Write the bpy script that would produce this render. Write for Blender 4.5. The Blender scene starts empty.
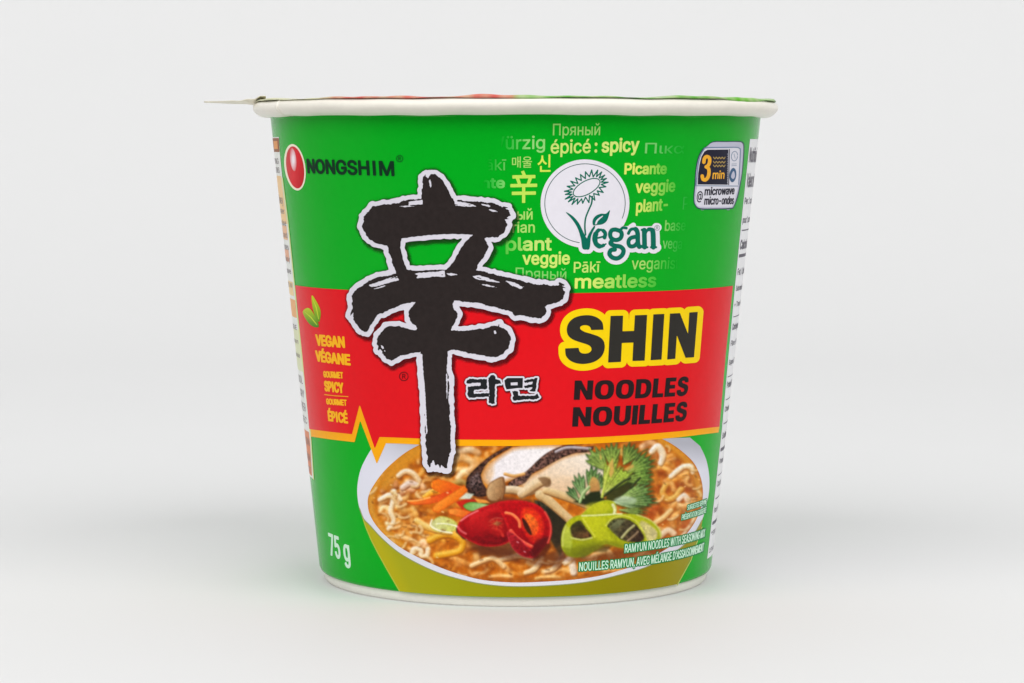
import bpy, math, random
import numpy as np
from mathutils import Vector

random.seed(7)
rng = np.random.RandomState(11)
scene = bpy.context.scene
col = scene.collection

# ------------------------------------------------------------------ camera
FPX, DIST, CAMX, CAMZ, PITCH = 2750.0, 0.52, -0.00066, 0.0811, math.radians(4.0)
cam_data = bpy.data.cameras.new('camera')
cam = bpy.data.objects.new('camera', cam_data)
col.objects.link(cam)
cam.location = (CAMX, -DIST, CAMZ)
cam.rotation_euler = (math.pi / 2 - PITCH, 0, 0)
cam_data.sensor_width = 36.0
cam_data.lens = 36.0 * FPX / 1024.0
cam_data.clip_start = 0.01
cam_data.clip_end = 50.0
scene.camera = cam

# ------------------------------------------------------------------ light
world = bpy.data.worlds.new('World')
scene.world = world
world.use_nodes = True
world.node_tree.nodes['Background'].inputs['Color'].default_value = (1.0, 1.0, 1.0, 1)
world.node_tree.nodes['Background'].inputs['Strength'].default_value = 0.24


def area(name, loc, aim, size_x, size_y, watts, colour=(1, 1, 1)):
    d = bpy.data.lights.new(name, 'AREA')
    d.shape = 'RECTANGLE'
    d.size, d.size_y, d.energy, d.color = size_x, size_y, watts, colour
    o = bpy.data.objects.new(name, d)
    o.location = loc
    o.rotation_euler = (Vector(aim) - Vector(loc)).to_track_quat('-Z', 'Y').to_euler()
    col.objects.link(o)
    return o


area('softbox', (0.0, 0.7, 2.3), (0, 0.5, 0), 3.0, 2.6, 18.5)
area('softbox', (-1.6, -2.0, 2.3), (0, 0.2, 0.05), 3.0, 2.0, 73)
area('softbox', (1.6, -2.0, 2.3), (0, 0.2, 0.05), 3.0, 2.0, 73)

scene.view_settings.view_transform = 'Standard'
scene.view_settings.look = 'None'
scene.view_settings.exposure = 0.0
scene.view_settings.gamma = 1.0


# ------------------------------------------------------------------ helpers
def lin(c):
    out = []
    for v in c[:3]:
        v = v / 255.0
        out.append(v / 12.92 if v <= 0.04045 else ((v + 0.055) / 1.055) ** 2.4)
    return out


def linarr(a):
    a = np.clip(a / 255.0, 0, 1)
    return np.where(a <= 0.04045, a / 12.92, ((a + 0.055) / 1.055) ** 2.4)


GAIN = 0.97       # ink albedo relative to the lit value


def ink(name, c, rough=0.38, spec=0.5, attr=None, alpha=None):
    m = bpy.data.materials.new(name)
    m.use_nodes = True
    nt = m.node_tree
    b = nt.nodes['Principled BSDF']
    l = lin(c) if c else (1, 1, 1)
    b.inputs['Base Color'].default_value = (l[0] * GAIN, l[1] * GAIN, l[2] * GAIN, 1)
    b.inputs['Roughness'].default_value = rough
    b.inputs['Specular IOR Level'].default_value = spec * 0.19
    # very slight waviness of the board so reflections are not ruler-straight
    tcb = nt.nodes.new('ShaderNodeTexCoord')
    nb = nt.nodes.new('ShaderNodeTexNoise')
    nb.inputs['Scale'].default_value = 70.0
    nb.inputs['Detail'].default_value = 4.0
    bu = nt.nodes.new('ShaderNodeBump')
    bu.inputs['Strength'].default_value = 0.6
    bu.inputs['Distance'].default_value = 0.00035
    nt.links.new(tcb.outputs['Object'], nb.inputs['Vector'])
    nt.links.new(nb.outputs['Fac'], bu.inputs['Height'])
    nt.links.new(bu.outputs['Normal'], b.inputs['Normal'])
    if attr:
        a = nt.nodes.new('ShaderNodeAttribute')
        a.attribute_name = attr
        nt.links.new(a.outputs['Color'], b.inputs['Base Color'])
        if alpha:
            nt.links.new(a.outputs['Alpha'], b.inputs['Alpha'])
    elif c:
        # faint paper-board mottling of the ink
        tc = nt.nodes.new('ShaderNodeTexCoord')
        no = nt.nodes.new('ShaderNodeTexNoise')
        no.inputs['Scale'].default_value = 900.0
        no.inputs['Detail'].default_value = 3.0
        mr = nt.nodes.new('ShaderNodeMapRange')
        mr.inputs['To Min'].default_value = 0.955
        mr.inputs['To Max'].default_value = 1.045
        mx = nt.nodes.new('ShaderNodeVectorMath')
        mx.operation = 'SCALE'
        mx.inputs[0].default_value = (l[0] * GAIN, l[1] * GAIN, l[2] * GAIN)
        nt.links.new(tc.outputs['Object'], no.inputs['Vector'])
        nt.links.new(no.outputs['Fac'], mr.inputs['Value'])
        nt.links.new(mr.outputs['Result'], mx.inputs['Scale'])
        nt.links.new(mx.outputs['Vector'], b.inputs['Base Color'])
    return m


def make_mesh(name, verts, faces, mat, parent=None, smooth=True, colours=None):
    me = bpy.data.meshes.new(name)
    me.from_pydata([tuple(map(float, v)) for v in verts], [], [tuple(map(int, f)) for f in faces])
    if colours is not None:
        ca = me.color_attributes.new('Ink', 'FLOAT_COLOR', 'POINT')
        ca.data.foreach_set('color', np.asarray(colours, dtype=np.float32).ravel())
    if smooth:
        me.polygons.foreach_set('use_smooth', [True] * len(me.polygons))
    me.materials.append(mat)
    me.update()
    o = bpy.data.objects.new(name, me)
    col.objects.link(o)
    if parent is not None:
        o.parent = parent
    return o


# ------------------------------------------------------------------ cup surface
R0, KR = 0.03700, 0.1035            # wall radius at the table, growth per metre of height
Z_BOT, Z_TOP = 0.0019, 0.0870
LAYER = 0.000016
UNIT = FPX / DIST                   # label pixels per metre


def unproject(px, py, off=0.0):
    """photo pixel -> point on the conical wall (front side)"""
    px = np.asarray(px, float)
    py = np.asarray(py, float)
    a, b = px - 512.0, 341.5 - py
    cp, sp = math.cos(PITCH), math.sin(PITCH)
    dx, dy, dz = a, FPX * cp + b * sp, -FPX * sp + b * cp
    cx, cy, cz = CAMX, -DIST, CAMZ
    rr = R0 + off + KR * cz
    A = dx * dx + dy * dy - (KR * dz) ** 2
    B = 2 * (cx * dx + cy * dy - rr * KR * dz)
    Cc = cx * cx + cy * cy - rr * rr
    disc = np.maximum(B * B - 4 * A * Cc, 0.0)
    t = (-B - np.sqrt(disc)) / (2 * A)
    return np.stack([cx + t * dx, cy + t * dy, cz + t * dz], -1)


def project(P):
    P = np.asarray(P, float)
    x, y, z = P[..., 0] - CAMX, P[..., 1] + DIST, P[..., 2] - CAMZ
    cp, sp = math.cos(PITCH), math.sin(PITCH)
    f = y * cp - z * sp
    u = y * sp + z * cp
    return 512.0 + FPX * x / f, 341.5 - FPX * u / f


def label_xyz(th, z, off=0.0):
    r = R0 + KR * z + off
    return np.stack([r * np.sin(th), -r * np.cos(th), z], -1)


def px_label(px, py):
    p = unproject(px, py)
    return np.arctan2(p[..., 0], -p[..., 1]), p[..., 2]


def map_px(off):
    return lambda U, V: unproject(U, V, off)


def map_label(off):                 # u = theta*0.042*UNIT, v = -z*UNIT
    return lambda U, V: label_xyz(U / (0.042 * UNIT), -V / UNIT, off)


# ------------------------------------------------------------------ distance field shapes
class Field:
    def __init__(self, x0, y0, x1, y1, step=0.6):
        self.step = step
        self.xs = np.arange(x0, x1 + step, step)
        self.ys = np.arange(y0, y1 + step, step)
        self.v = np.full((len(self.ys), len(self.xs)), -9.0)     # positive inside

    def _segs(self, segs, pad=9.0):
        nx, ny, st = len(self.xs), len(self.ys), self.step
        d2 = np.full((ny, nx), pad * pad)
        ins = np.zeros((ny, nx), bool)
        X0, Y0 = self.xs[0], self.ys[0]
        for (ax, ay), (bx, by) in segs:
            i0 = max(int((min(ax, bx) - pad - X0) / st), 0)
            i1 = min(int((max(ax, bx) + pad - X0) / st) + 2, nx)
            j0 = max(int((min(ay, by) - pad - Y0) / st), 0)
            j1 = min(int((max(ay, by) + pad - Y0) / st) + 2, ny)
            ex, ey = bx - ax, by - ay
            L = ex * ex + ey * ey
            if i1 > i0 and j1 > j0:
                gx = self.xs[None, i0:i1] - ax
                gy = self.ys[j0:j1, None] - ay
                t = np.clip((gx * ex + gy * ey) / (L + 1e-12), 0, 1)
                dd = (gx - t * ex) ** 2 + (gy - t * ey) ** 2
                np.minimum(d2[j0:j1, i0:i1], dd, out=d2[j0:j1, i0:i1])
            if ay != by:
                lo, hi = (ay, by) if ay < by else (by, ay)
                r0 = int(np.searchsorted(self.ys, lo, 'left'))
                r1 = int(np.searchsorted(self.ys, hi, 'left'))
                for r in range(r0, r1):
                    xi = ax + (self.ys[r] - ay) / (by - ay) * ex
                    c = int(np.searchsorted(self.xs, xi, 'left'))
                    ins[r, :c] ^= True
        d = np.sqrt(d2)
        return np.where(ins, d, -d)

    def add_segs(self, segs, grow=0.0):
        self.v = np.maximum(self.v, self._segs(segs) + grow)
        return self

    def poly(self, pts, grow=0.0):
        return self.add_segs(loop(pts), grow)

    def cut(self, pts):
        self.v = np.minimum(self.v, -self._segs(loop(pts)))
        return self

    def stroke(self, pts, widths):
        """union of capsules with varying radius"""
        if not hasattr(widths, '__len__'):
            widths = [widths] * len(pts)
        X, Y = self.xs[None, :], self.ys[:, None]
        for k in range(len(pts) - 1):
            ax, ay = pts[k]
            bx, by = pts[k + 1]
            ex, ey = bx - ax, by - ay
            t = np.clip(((X - ax) * ex + (Y - ay) * ey) / (ex * ex + ey * ey + 1e-12), 0, 1)
            d = np.sqrt((X - ax - t * ex) ** 2 + (Y - ay - t * ey) ** 2)
            self.v = np.maximum(self.v, widths[k] + (widths[k + 1] - widths[k]) * t - d)
        return self

    def merge(self, other, grow=0.0):
        self.v = np.maximum(self.v, other.v + grow)
        return self

    def mesh(self, level=0.0):
        v = self.v - level
        ny, nx = v.shape
        verts, nodes, edges, faces = [], {}, {}, []
        pos = v > 0
        s = pos[:-1, :-1].astype(int) + pos[1:, :-1] + pos[:-1, 1:] + pos[1:, 1:]

        def node(j, i):
            k = j * nx + i
            if k not in nodes:
                nodes[k] = len(verts)
                verts.append((self.xs[i], self.ys[j]))
            return nodes[k]

        def edge(a, b):
            key = (a, b) if a < b else (b, a)
            if key not in edges:
                va, vb = v[a], v[b]
                t = va / (va - vb)
                verts.append((self.xs[a[1]] * (1 - t) + self.xs[b[1]] * t,
                              self.ys[a[0]] * (1 - t) + self.ys[b[0]] * t))
                edges[key] = len(verts) - 1
            return edges[key]
        for j, i in zip(*np.nonzero(s)):
            j, i = int(j), int(i)
            c = [(j, i), (j + 1, i), (j + 1, i + 1), (j, i + 1)]
            if s[j, i] == 4:
                faces.append([node(*q) for q in c])
            else:
                f = []
                for k in range(4):
                    a, b = c[k], c[(k + 1) % 4]
                    if pos[a]:
                        f.append(node(*a))
                    if pos[a] != pos[b]:
                        f.append(edge(a, b))
                if len(f) > 2:
                    faces.append(f)
        return np.array(verts).reshape(-1, 2), faces


def loop(pts):
    return [(pts[i], pts[(i + 1) % len(pts)]) for i in range(len(pts))]


def smooth_pts(pts, n=6, closed=False):
    """Catmull-Rom"""
    P = [np.array(p, float) for p in pts]
    m = len(P)
    out = []
    for i in range(m if closed else m - 1):
        if closed:
            a, b, c, d = P[i - 1], P[i], P[(i + 1) % m], P[(i + 2) % m]
        else:
            a, b, c, d = P[max(i - 1, 0)], P[i], P[i + 1], P[min(i + 2, m - 1)]
        for k in range(n):
            t = k / n
            out.append(tuple(0.5 * ((2 * b) + (c - a) * t + (2 * a - 5 * b + 4 * c - d) * t * t
                                    + (3 * b - a - 3 * c + d) * t ** 3)))
    if not closed:
        out.append(tuple(P[-1]))
    return out


def rough_pts(pts, step=1.3, amp=0.5, seed=1):
    r = random.Random(seed)
    out = []
    for i in range(len(pts)):
        a, b = pts[i], pts[(i + 1) % len(pts)]
        L = math.hypot(b[0] - a[0], b[1] - a[1])
        n = max(1, int(L / step))
        for k in range(n):
            t = k / n
            j = amp if k else amp * 0.4
            out.append((a[0] + (b[0] - a[0]) * t + r.uniform(-j, j), a[1] + (b[1] - a[1]) * t + r.uniform(-j, j)))
    return out


def ellipse_pts(cx, cy, rx, ry, rot=0.0, n=48, a0=0.0, a1=360.0):
    out = []
    c, s = math.cos(math.radians(rot)), math.sin(math.radians(rot))
    for i in range(n + (0 if a1 - a0 >= 360 else 1)):
        a = math.radians(a0 + (a1 - a0) * i / n)
        x, y = rx * math.cos(a), ry * math.sin(a)
        out.append((cx + x * c - y * s, cy + x * s + y * c))
    return out


def decal(name, field, mat, layer, parent, level=0.0, space='px', colour_fn=None):
    uv, faces = field.mesh(level)
    if len(faces) == 0:
        return None
    fn = map_px(layer * LAYER) if space == 'px' else map_label(layer * LAYER)
    P = fn(uv[:, 0], uv[:, 1])
    cols = None
    if colour_fn is not None:
        cols = colour_fn(uv[:, 0], uv[:, 1])
    return make_mesh(name, P, faces, mat, parent, True, cols)


# ------------------------------------------------------------------ lettering
_glyph_cache = {}
LATIN = None
try:        # the sans serif face that ships inside Blender itself
    import os
    _p = os.path.join(bpy.utils.system_resource('DATAFILES'), 'fonts', 'Inter.woff2')
    if os.path.exists(_p):
        LATIN = bpy.data.fonts.load(_p)
except Exception:
    LATIN = None


def plain_stems(seg):
    """capital I with slabs becomes a plain stem"""
    par = {}

    def find(a):
        while par.setdefault(a, a) != a:
            a = par[a]
        return a
    for a, b in seg:
        par[find(a)] = find(b)
    groups = {}
    for sg in seg:
        groups.setdefault(find(sg[0]), []).append(sg)
    out = []
    for g in groups.values():
        P_ = [p for q in g for p in q]
        x0, x1 = min(p[0] for p in P_), max(p[0] for p in P_)
        y0, y1 = min(p[1] for p in P_), max(p[1] for p in P_)
        axis = all(abs(a[0] - b[0]) < 1e-4 or abs(a[1] - b[1]) < 1e-4 for a, b in g)
        bars = [q for q in g if abs(abs(q[0][0] - q[1][0]) - (x1 - x0)) < 1e-4]
        inner = sorted({round(p[0], 4) for p in P_ if x0 + 1e-3 < p[0] < x1 - 1e-3})
        if axis and len(g) == 12 and len(bars) == 2 and len(inner) == 2 and abs((inner[0] - x0) - (x1 - inner[1])) < 3e-3 and y1 - y0 > .4:
            c_, w_ = (x0 + x1) / 2, (inner[1] - inner[0]) / 2
            R_ = [(c_ - w_, y0), (c_ + w_, y0), (c_ + w_, y1), (c_ - w_, y1)]
            out += [(R_[k], R_[(k + 1) % 4]) for k in range(4)]
        else:
            out += g
    return out


def text_segments(s, spacing=1.0):
    key = (s, spacing)
    if key in _glyph_cache:
        return _glyph_cache[key]
    c = bpy.data.curves.new('tmp', 'FONT')
    c.body = s
    if LATIN is not None and all(ord(ch) < 0x2000 for ch in s):
        c.font = LATIN
    c.size = 1.0
    c.resolution_u = 5
    c.space_character = spacing
    c.fill_mode = 'NONE'
    o = bpy.data.objects.new('tmp', c)
    col.objects.link(o)
    dg = bpy.context.evaluated_depsgraph_get()
    dg.update()
    me = o.evaluated_get(dg).to_mesh()
    co = [(v.co.x, v.co.y) for v in me.vertices]
    seg = [(co[e.vertices[0]], co[e.vertices[1]]) for e in me.edges]
    o.evaluated_get(dg).to_mesh_clear()
    bpy.data.objects.remove(o)
    bpy.data.curves.remove(c)
    seg = plain_stems(seg)
    xs = [p[0] for q in seg for p in q]
    res = (seg, min(xs), max(xs))
    _glyph_cache[key] = res
    return res


CAP, CAP_LATIN = 0.682, 0.509      # cap height of the built-in face at size 1


def cap_of(s):
    return CAP_LATIN if LATIN is not None and all(ord(ch) < 0x2000 for ch in s) else CAP


def text_px(s, p0, p1, cap, slant=0.0, spacing=1.0, bold=0.0):
    """segments in photo pixels: baseline runs round the wall from pixel p0 to pixel p1"""
    seg, x0, x1 = text_segments(s, spacing)
    cap = cap - 2 * bold
    p0 = (p0[0] + bold, p0[1] - bold)
    p1 = (p1[0] - bold, p1[1] - bold)
    t0, z0 = px_label(*p0)
    t1, z1 = px_label(*p1)
    h = cap / UNIT / 1.09 / cap_of(s)
    A = np.array(seg)                      # n,2,2
    u = (A[..., 0] - x0) / (x1 - x0)
    v = A[..., 1]
    th = t0 + (t1 - t0) * u + slant * v * h / 0.042
    z = z0 + (z1 - z0) * u + v * h
    X, Y = project(label_xyz(th, z))
    return [((X[i, 0], Y[i, 0]), (X[i, 1], Y[i, 1])) for i in range(len(seg))]


def bbox_field(segs, pad, step):
    a = np.array(segs).reshape(-1, 2)
    return Field(a[:, 0].min() - pad, a[:, 1].min() - pad, a[:, 0].max() + pad, a[:, 1].max() + pad, step)


def text_decal(name, s, p0, p1, cap, mat, layer, parent, bold=0.0, slant=0.0, step=0.33, spacing=1.0,
               colour_fn=None, outline=None, fade=None):
    segs = text_px(s, p0, p1, cap, slant, spacing, bold)
    f = bbox_field(segs, 2.0 + bold + (outline[0] if outline else 0), step)
    f.add_segs(segs, bold)
    if fade is not None:
        xa_, xb_ = fade
        lim = xb_ - (xb_ - xa_) * .08
        cutv = (lim - f.xs) if xb_ > xa_ else (f.xs - lim)
        f.v = np.minimum(f.v, cutv[None, :])
    o = decal(name, f, mat, layer, parent, colour_fn=colour_fn)
    if outline:
        decal(outline[2], f, outline[1], layer - 1, o, level=-outline[0])
    return o


def registered(name, cx, cy, r, mat, layer, parent, w=0.3):
    f = Field(cx - r - 1, cy - r - 1, cx + r + 1, cy + r + 1, 0.18)
    f.stroke(ellipse_pts(cx, cy, r, r, 0, 28), w)
    f.stroke([(cx - r * .32, cy + r * .5), (cx - r * .32, cy - r * .5), (cx + r * .2, cy - r * .48), (cx + r * .32, cy - r * .22), (cx + r * .15, cy + r * .02), (cx - r * .3, cy + r * .04)], w * .9)
    f.stroke([(cx, cy + r * .05), (cx + r * .36, cy + r * .5)], w * .9)
    return decal(name, f, mat, layer, parent)


# ------------------------------------------------------------------ setting: white sweep of the studio table
def build_backdrop():
    m = bpy.data.materials.new('sweep_paper')
    m.use_nodes = True
    nt = m.node_tree
    b = nt.nodes['Principled BSDF']
    b.inputs['Roughness'].default_value = 0.6
    b.inputs['Specular IOR Level'].default_value = 0.3
    tc = nt.nodes.new('ShaderNodeTexCoord')
    no = nt.nodes.new('ShaderNodeTexNoise')
    no.inputs['Scale'].default_value = 14.0
    no.inputs['Detail'].default_value = 5.0
    cr = nt.nodes.new('ShaderNodeValToRGB')
    cr.color_ramp.elements[0].color = (0.672, 0.672, 0.671, 1)
    cr.color_ramp.elements[1].color = (0.684, 0.684, 0.683, 1)
    nt.links.new(tc.outputs['Object'], no.inputs['Vector'])
    nt.links.new(no.outputs['Fac'], cr.inputs['Fac'])
    nt.links.new(cr.outputs['Color'], b.inputs['Base Color'])
    prof = [(-0.24, -0.012), (-0.236, -0.003), (-0.228, 0.0), (0.0, 0.0), (0.5, 0.0)]
    R = 0.7
    for i in range(1, 25):
        a = math.pi / 2 * i / 24
        prof.append((0.5 + R * math.sin(a), R - R * math.cos(a)))
    prof.append((1.2, 3.0))
    verts, faces = [], []
    for y, z in prof:
        verts += [(-1.5, y, z), (1.5, y, z)]
    for i in range(len(prof) - 1):
        faces.append((2 * i, 2 * i + 1, 2 * i + 3, 2 * i + 2))
    o = make_mesh('backdrop', verts, faces, m)
    o['kind'] = 'structure'
    o['label'] = 'seamless pale grey paper surface and background behind the cup'
    return o


build_backdrop()

# ------------------------------------------------------------------ the cup
cup = bpy.data.objects.new('noodle_cup', None)
col.objects.link(cup)
cup['label'] = 'green and red paper instant noodle cup with large black brush character standing on pale surface'
cup['category'] = 'noodle cup'


def lathe(name, prof, mat, parent, seg=360, a0=0.0, a1=360.0, zfn=None, colour_fn=None):
    full = a1 - a0 >= 360
    n = seg if full else seg + 1
    verts, faces = [], []
    for k, (r, z) in enumerate(prof):
        for i in range(n):
            a = math.radians(a0 + (a1 - a0) * i / seg)
            dz = zfn(a, k) if zfn else 0
            verts.append((r * math.sin(a), -r * math.cos(a), z + dz))
    for k in range(len(prof) - 1):
        for i in range(seg):
            j = (i + 1) % n
            faces.append((k * n + i, k * n + j, (k + 1) * n + j, (k + 1) * n + i))
    cols = None
    if colour_fn:
        V = np.array(verts)
        cols = colour_fn(V)
    return make_mesh(name, verts, faces, mat, parent, True, cols)


GREEN = (0, 172, 30)
RED = (228, 18, 28)
GOLD = (252, 172, 8)
M_green = ink('green_ink', GREEN, 0.22, 0.5)
M_red = ink('red_ink', RED, 0.22, 0.5)
M_gold = ink('gold_ink', GOLD, 0.36)
M_black = ink('black_ink', (46, 40, 40), 0.42, 0.4)
M_hangul = ink('dark_ink', (34, 36, 38), 0.42, 0.4)
M_dkgreen = ink('dark_green_ink', (12, 52, 30), 0.42, 0.4)
M_lilac = ink('pale_ink', (222, 218, 228), 0.4)
M_white = ink('white_ink', (238, 238, 240), 0.4)
M_yellow = ink('yellow_ink', (252, 214, 8), 0.36)
M_teal = ink('teal_ink', (6, 108, 88), 0.4)
M_olive = ink('olive_ink', (160, 156, 14), 0.3)
M_paper = ink('paperboard', (240, 237, 228), 0.55, 0.35)
M_rim = ink('coated_paperboard', (242, 237, 225), 0.3, 0.8)
M_paint = ink('printed_ink', None, 0.36, 0.5, attr='Ink')
M_shade = ink('soft_printed_ink', None, 0.4, 0.4, attr='Ink', alpha=True)

# wall with a small rolled bottom corner
prof = [(R0 + KR * Z_BOT - 0.0009, Z_BOT - 0.0002), (R0 + KR * Z_BOT - 0.0002, Z_BOT + 0.0001), (R0 + KR * 0.0026, 0.0026)]
for i in range(1, 13):
    z = 0.0026 + (Z_TOP + 0.0004 - 0.0026) * i / 12
    prof.append((R0 + KR * z, z))
wall = lathe('cup_wall', prof, M_green, cup, 480)
wall['label'] = 'green printed paper wall of the cup'

# bare paper base ring
lathe('base_ring', [(0.0345, 0.004), (0.0350, 0.0), (0.03595, 0.0), (0.03625, 0.0003), (0.03650, 0.0019), (0.0362, 0.0030)], M_paper, cup, 360)

# rolled rim
rc, rz, ra, rb_ = 0.04735, 0.0885, 0.00190, 0.00152
rp = [(0.0440, 0.0895)]
for i in range(29):
    a = math.radians(115 - 265 * i / 28)
    e = 1.0
    ca, sa = math.cos(a), math.sin(a)
    rp.append((rc + ra * math.copysign(abs(ca) ** e, ca) + (0.0006 * sa if ca > 0 else 0.0006 * math.copysign(1, sa) * abs(sa)) * (1 if sa < 0 else .4), rz + rb_ * math.copysign(abs(sa) ** e, sa)))
rp.append((R0 + KR * 0.0868, 0.0868))


def rim_wave(a, k):
    return 0.00006 * math.sin(7 * a + 1) + 0.00004 * math.sin(23 * a) + (0.00002 * math.sin(31 * a + k * .4) if k > 14 else 0)


rim = lathe('rim', rp, M_rim, cup, 480, zfn=rim_wave)
rim['label'] = 'rolled off white paper rim'
# side seam where the rolled rim overlaps itself
sv, sf = [], []
for i, (r, z) in enumerate(rp[3:-3]):
    for s in (-0.0075, 0.0, 0.0035, 0.006):
        a = math.radians(-60.5) + s * (1 + 0.25 * math.sin(i))
        rr = r + (0.00034 if abs(s - 0.0) < 1e-6 else (0.00020 if s == 0.0035 else -0.00012))
        sv.append((rr * math.sin(a), -rr * math.cos(a), z))
for i in range(len(rp[3:-3]) - 1):
    for k in range(3):
        sf.append((i * 4 + k, i * 4 + k + 1, (i + 1) * 4 + k + 1, (i + 1) * 4 + k))
make_mesh('rim_seam', sv, sf, M_rim, rim)


# lid: thin sealed film, slightly wavy, its printed edge pressed over the rim
def lid_wave(a, k):
    if k == 0:
        return 0
    s = math.sin(a)
    w = (0.00014 * math.sin(9 * a + 0.6) + 0.00009 * math.sin(17 * a + 2.2) + 0.00005 * math.sin(41 * a))
    w += 0.00042 * math.exp(-((a_wrap(a) + 0.15) / 0.085) ** 2) + 0.0002 * math.exp(-((a_wrap(a) - 0.62) / 0.05) ** 2)
    w += 0.00016 * math.exp(-((a_wrap(a) - 1.05) / 0.3) ** 2)
    return w


def a_wrap(a):
    return (a + math.pi) % (2 * math.pi) - math.pi


def lid_drop(a):
    a = a_wrap(a)
    d = 0.00002 + 0.00008 * math.sin(13 * a + 1.0) + 0.00006 * math.sin(29 * a)
    d += 0.00042 * math.exp(-((a - 1.02) / 0.13) ** 2) + 0.00016 * math.exp(-((a + 0.05) / 0.2) ** 2)
    return max(d, 0.00001)


def lid_colour(V):
    a = np.arctan2(V[:, 0], -V[:, 1])
    r = np.hypot(V[:, 0], V[:, 1])
    c = np.zeros((len(V), 4))
    c[:, 3] = 1
    red, green = np.array(lin((208, 92, 84))), np.array(lin((104, 176, 70)))
    lime, pale = np.array(lin((96, 190, 10))), np.array(lin((206, 206, 168)))
    k1 = np.clip((a + 0.02) / 0.03, 0, 1)[:, None]
    base = red * (1 - k1) + green * k1
    k2 = np.exp(-((a - 1.05) / 0.16) ** 2)[:, None]
    base = base * (1 - k2) + lime * k2
    k3 = np.clip((-0.70 - a) / 0.1, 0, 1)[:, None]
    base = base * (1 - k3) + pale * k3
    n = (0.5 + 0.5 * np.sin(a * 37 + 1) * np.sin(a * 61))[:, None] * 0.6
    base = base * (1 - n) + pale * n
    c[:, :3] = base * GAIN
    return c


LZ = 0.09002
LZ += 0.00012
lp = [(0.0, LZ - 0.0004), (0.030, LZ - 0.0003), (0.044, LZ), (0.0470, LZ + 0.00008), (0.0478, LZ + 0.00006), (0.0485, LZ - 0.00002), (0.0489, LZ - 0.00012), (0.0487, LZ - 0.00018)]
lid = lathe('lid', lp, M_paint, cup, 480,
            zfn=lambda a, k: (lid_wave(a, k) if 2 <= k < 6 else 0) - (lid_drop(a) if k >= 6 else 0), colour_fn=lid_colour)
lid['label'] = 'thin peel lid with red and green printed edge'

# pull tab folded out at the left
tv, tf = [], []
nT, nW = 40, 14
for i in range(nT + 1):
    t = i / nT
    x = -0.0462 - t * 0.0125
    half = 0.011 * (1 - t) ** 0.7 + 0.0012
    crump = max(0.0, 1 - t * 1.9)
    for k in range(nW + 1):
        w = k / nW * 2 - 1
        y = w * half + 0.0010
        z = LZ - 0.0002 + 0.0001 * t + crump * (0.00055 * math.sin(5 * w + 9 * t) + 0.0004 * math.sin(11 * w - 21 * t)) \
            + (1 - crump) * 0.00010 * math.sin(3 * w + 4 * t) + (1 - t) ** 1.6 * 0.00085 * w * w * math.sin(6 * w + 1)
        z = min(max(z, LZ - 0.0010), LZ + 0.0008)
        tv.append((x, y, z))
for i in range(nT):
    for k in range(nW):
        a = i * (nW + 1) + k
        tf.append((a, a + 1, a + nW + 2, a + nW + 1))
M_tab = ink('lid_underside', (238, 232, 212), 0.35, 0.5)
tab = make_mesh('pull_tab', tv, tf, M_tab, lid)
so = tab.modifiers.new('thickness', 'SOLIDIFY')
so.thickness = 0.00012
tab['label'] = 'crumpled pale pull tab of the lid'

# ------------------------------------------------------------------ red band and its gold border
TOPZ = px_label(515, 293.5)[1]


def level_line(px_from, px_to, z, n=60):
    t0, t1 = px_label(px_from, 290)[0], px_label(px_to, 290)[0]
    th = np.linspace(t0, t1, n)
    X, Y = project(label_xyz(th, np.full(n, z)))
    return list(zip(X.tolist(), Y.tolist()))


top_line = level_line(295.6, 732.5, TOPZ)
zig_red = [(309.2, 429.0), (330, 431.8), (352, 434.2), (359.6, 404.6), (374.8, 448.6), (379.5, 437.0)]
zig_gold = [(310.6, 436.5), (332, 439.6), (354.6, 442.2), (360.2, 420.5), (376.8, 464.0), (386, 443.2)]
bot_red = [(405, 437.9), (426, 438.8), (460, 439.6), (515, 439.9), (560, 438.6), (600, 437.0), (640, 434.6), (680, 431.2), (719.5, 426.6)]
bot_gold = [(405, 443.9), (426, 445.0), (460, 445.8), (515, 446.0), (560, 444.8), (600, 443.2), (640, 440.8), (680, 437.2), (718.6, 432.4)]
right_edge = [(732.5, 286.8), (726.0, 352), (719.5, 426.6)]
f = Field(285, 280, 742, 470, 0.75)
f.poly(top_line + right_edge[1:] + [(718.6, 432.4)] + bot_gold[::-1][1:] + zig_gold[::-1] + [(309.2, 429), (302, 353)])
band_border = decal('band_border', f, M_gold, 4, cup)
band_border['label'] = 'gold zigzag border line under the red band'
f = Field(285, 280, 742, 470, 0.75)
f.poly(top_line + right_edge[1:] + bot_red[::-1][1:] + zig_red[::-1] + [(302, 353)])
red_band = decal('red_band', f, M_red, 5, cup)
red_band['label'] = 'red printed band round the middle of the cup'

# ------------------------------------------------------------------ printed bowl
LEFT_OUT = [(372.6, 447), (366, 458), (360.5, 470), (357.6, 484), (357.4, 496), (359.4, 508), (363.5, 518.5), (370.2, 525.6),
            (382, 538.4), (399, 552.7), (421, 565.1), (443, 574.3), (469, 581.4), (490, 584.9), (513.6, 586.5), (543, 585.9),
            (575, 583.5), (598, 579.9), (621, 574.4), (645, 567.5), (668, 556), (684, 545), (694, 534), (702, 520), (706.8, 504),
            (709.3, 489), (709.0, 474), (706, 459), (700, 446), (691, 435)]
IN = [(420, 445), (408, 451.5), (396, 460.5), (384, 472), (375, 484), (369.6, 494), (368.2, 504), (371, 516), (381, 530.5),
      (399, 546), (421, 558.2), (443, 568), (462, 574.4), (484, 579.6), (513.6, 582.0), (543, 581.2), (575, 579), (600, 575.2),
      (621, 569.6), (642, 562), (662, 551), (679, 540), (689, 530), (697, 517), (701.5, 503), (702.4, 490), (700, 477),
      (694, 464), (684, 453.6), (671, 444), (655, 436)]
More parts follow.
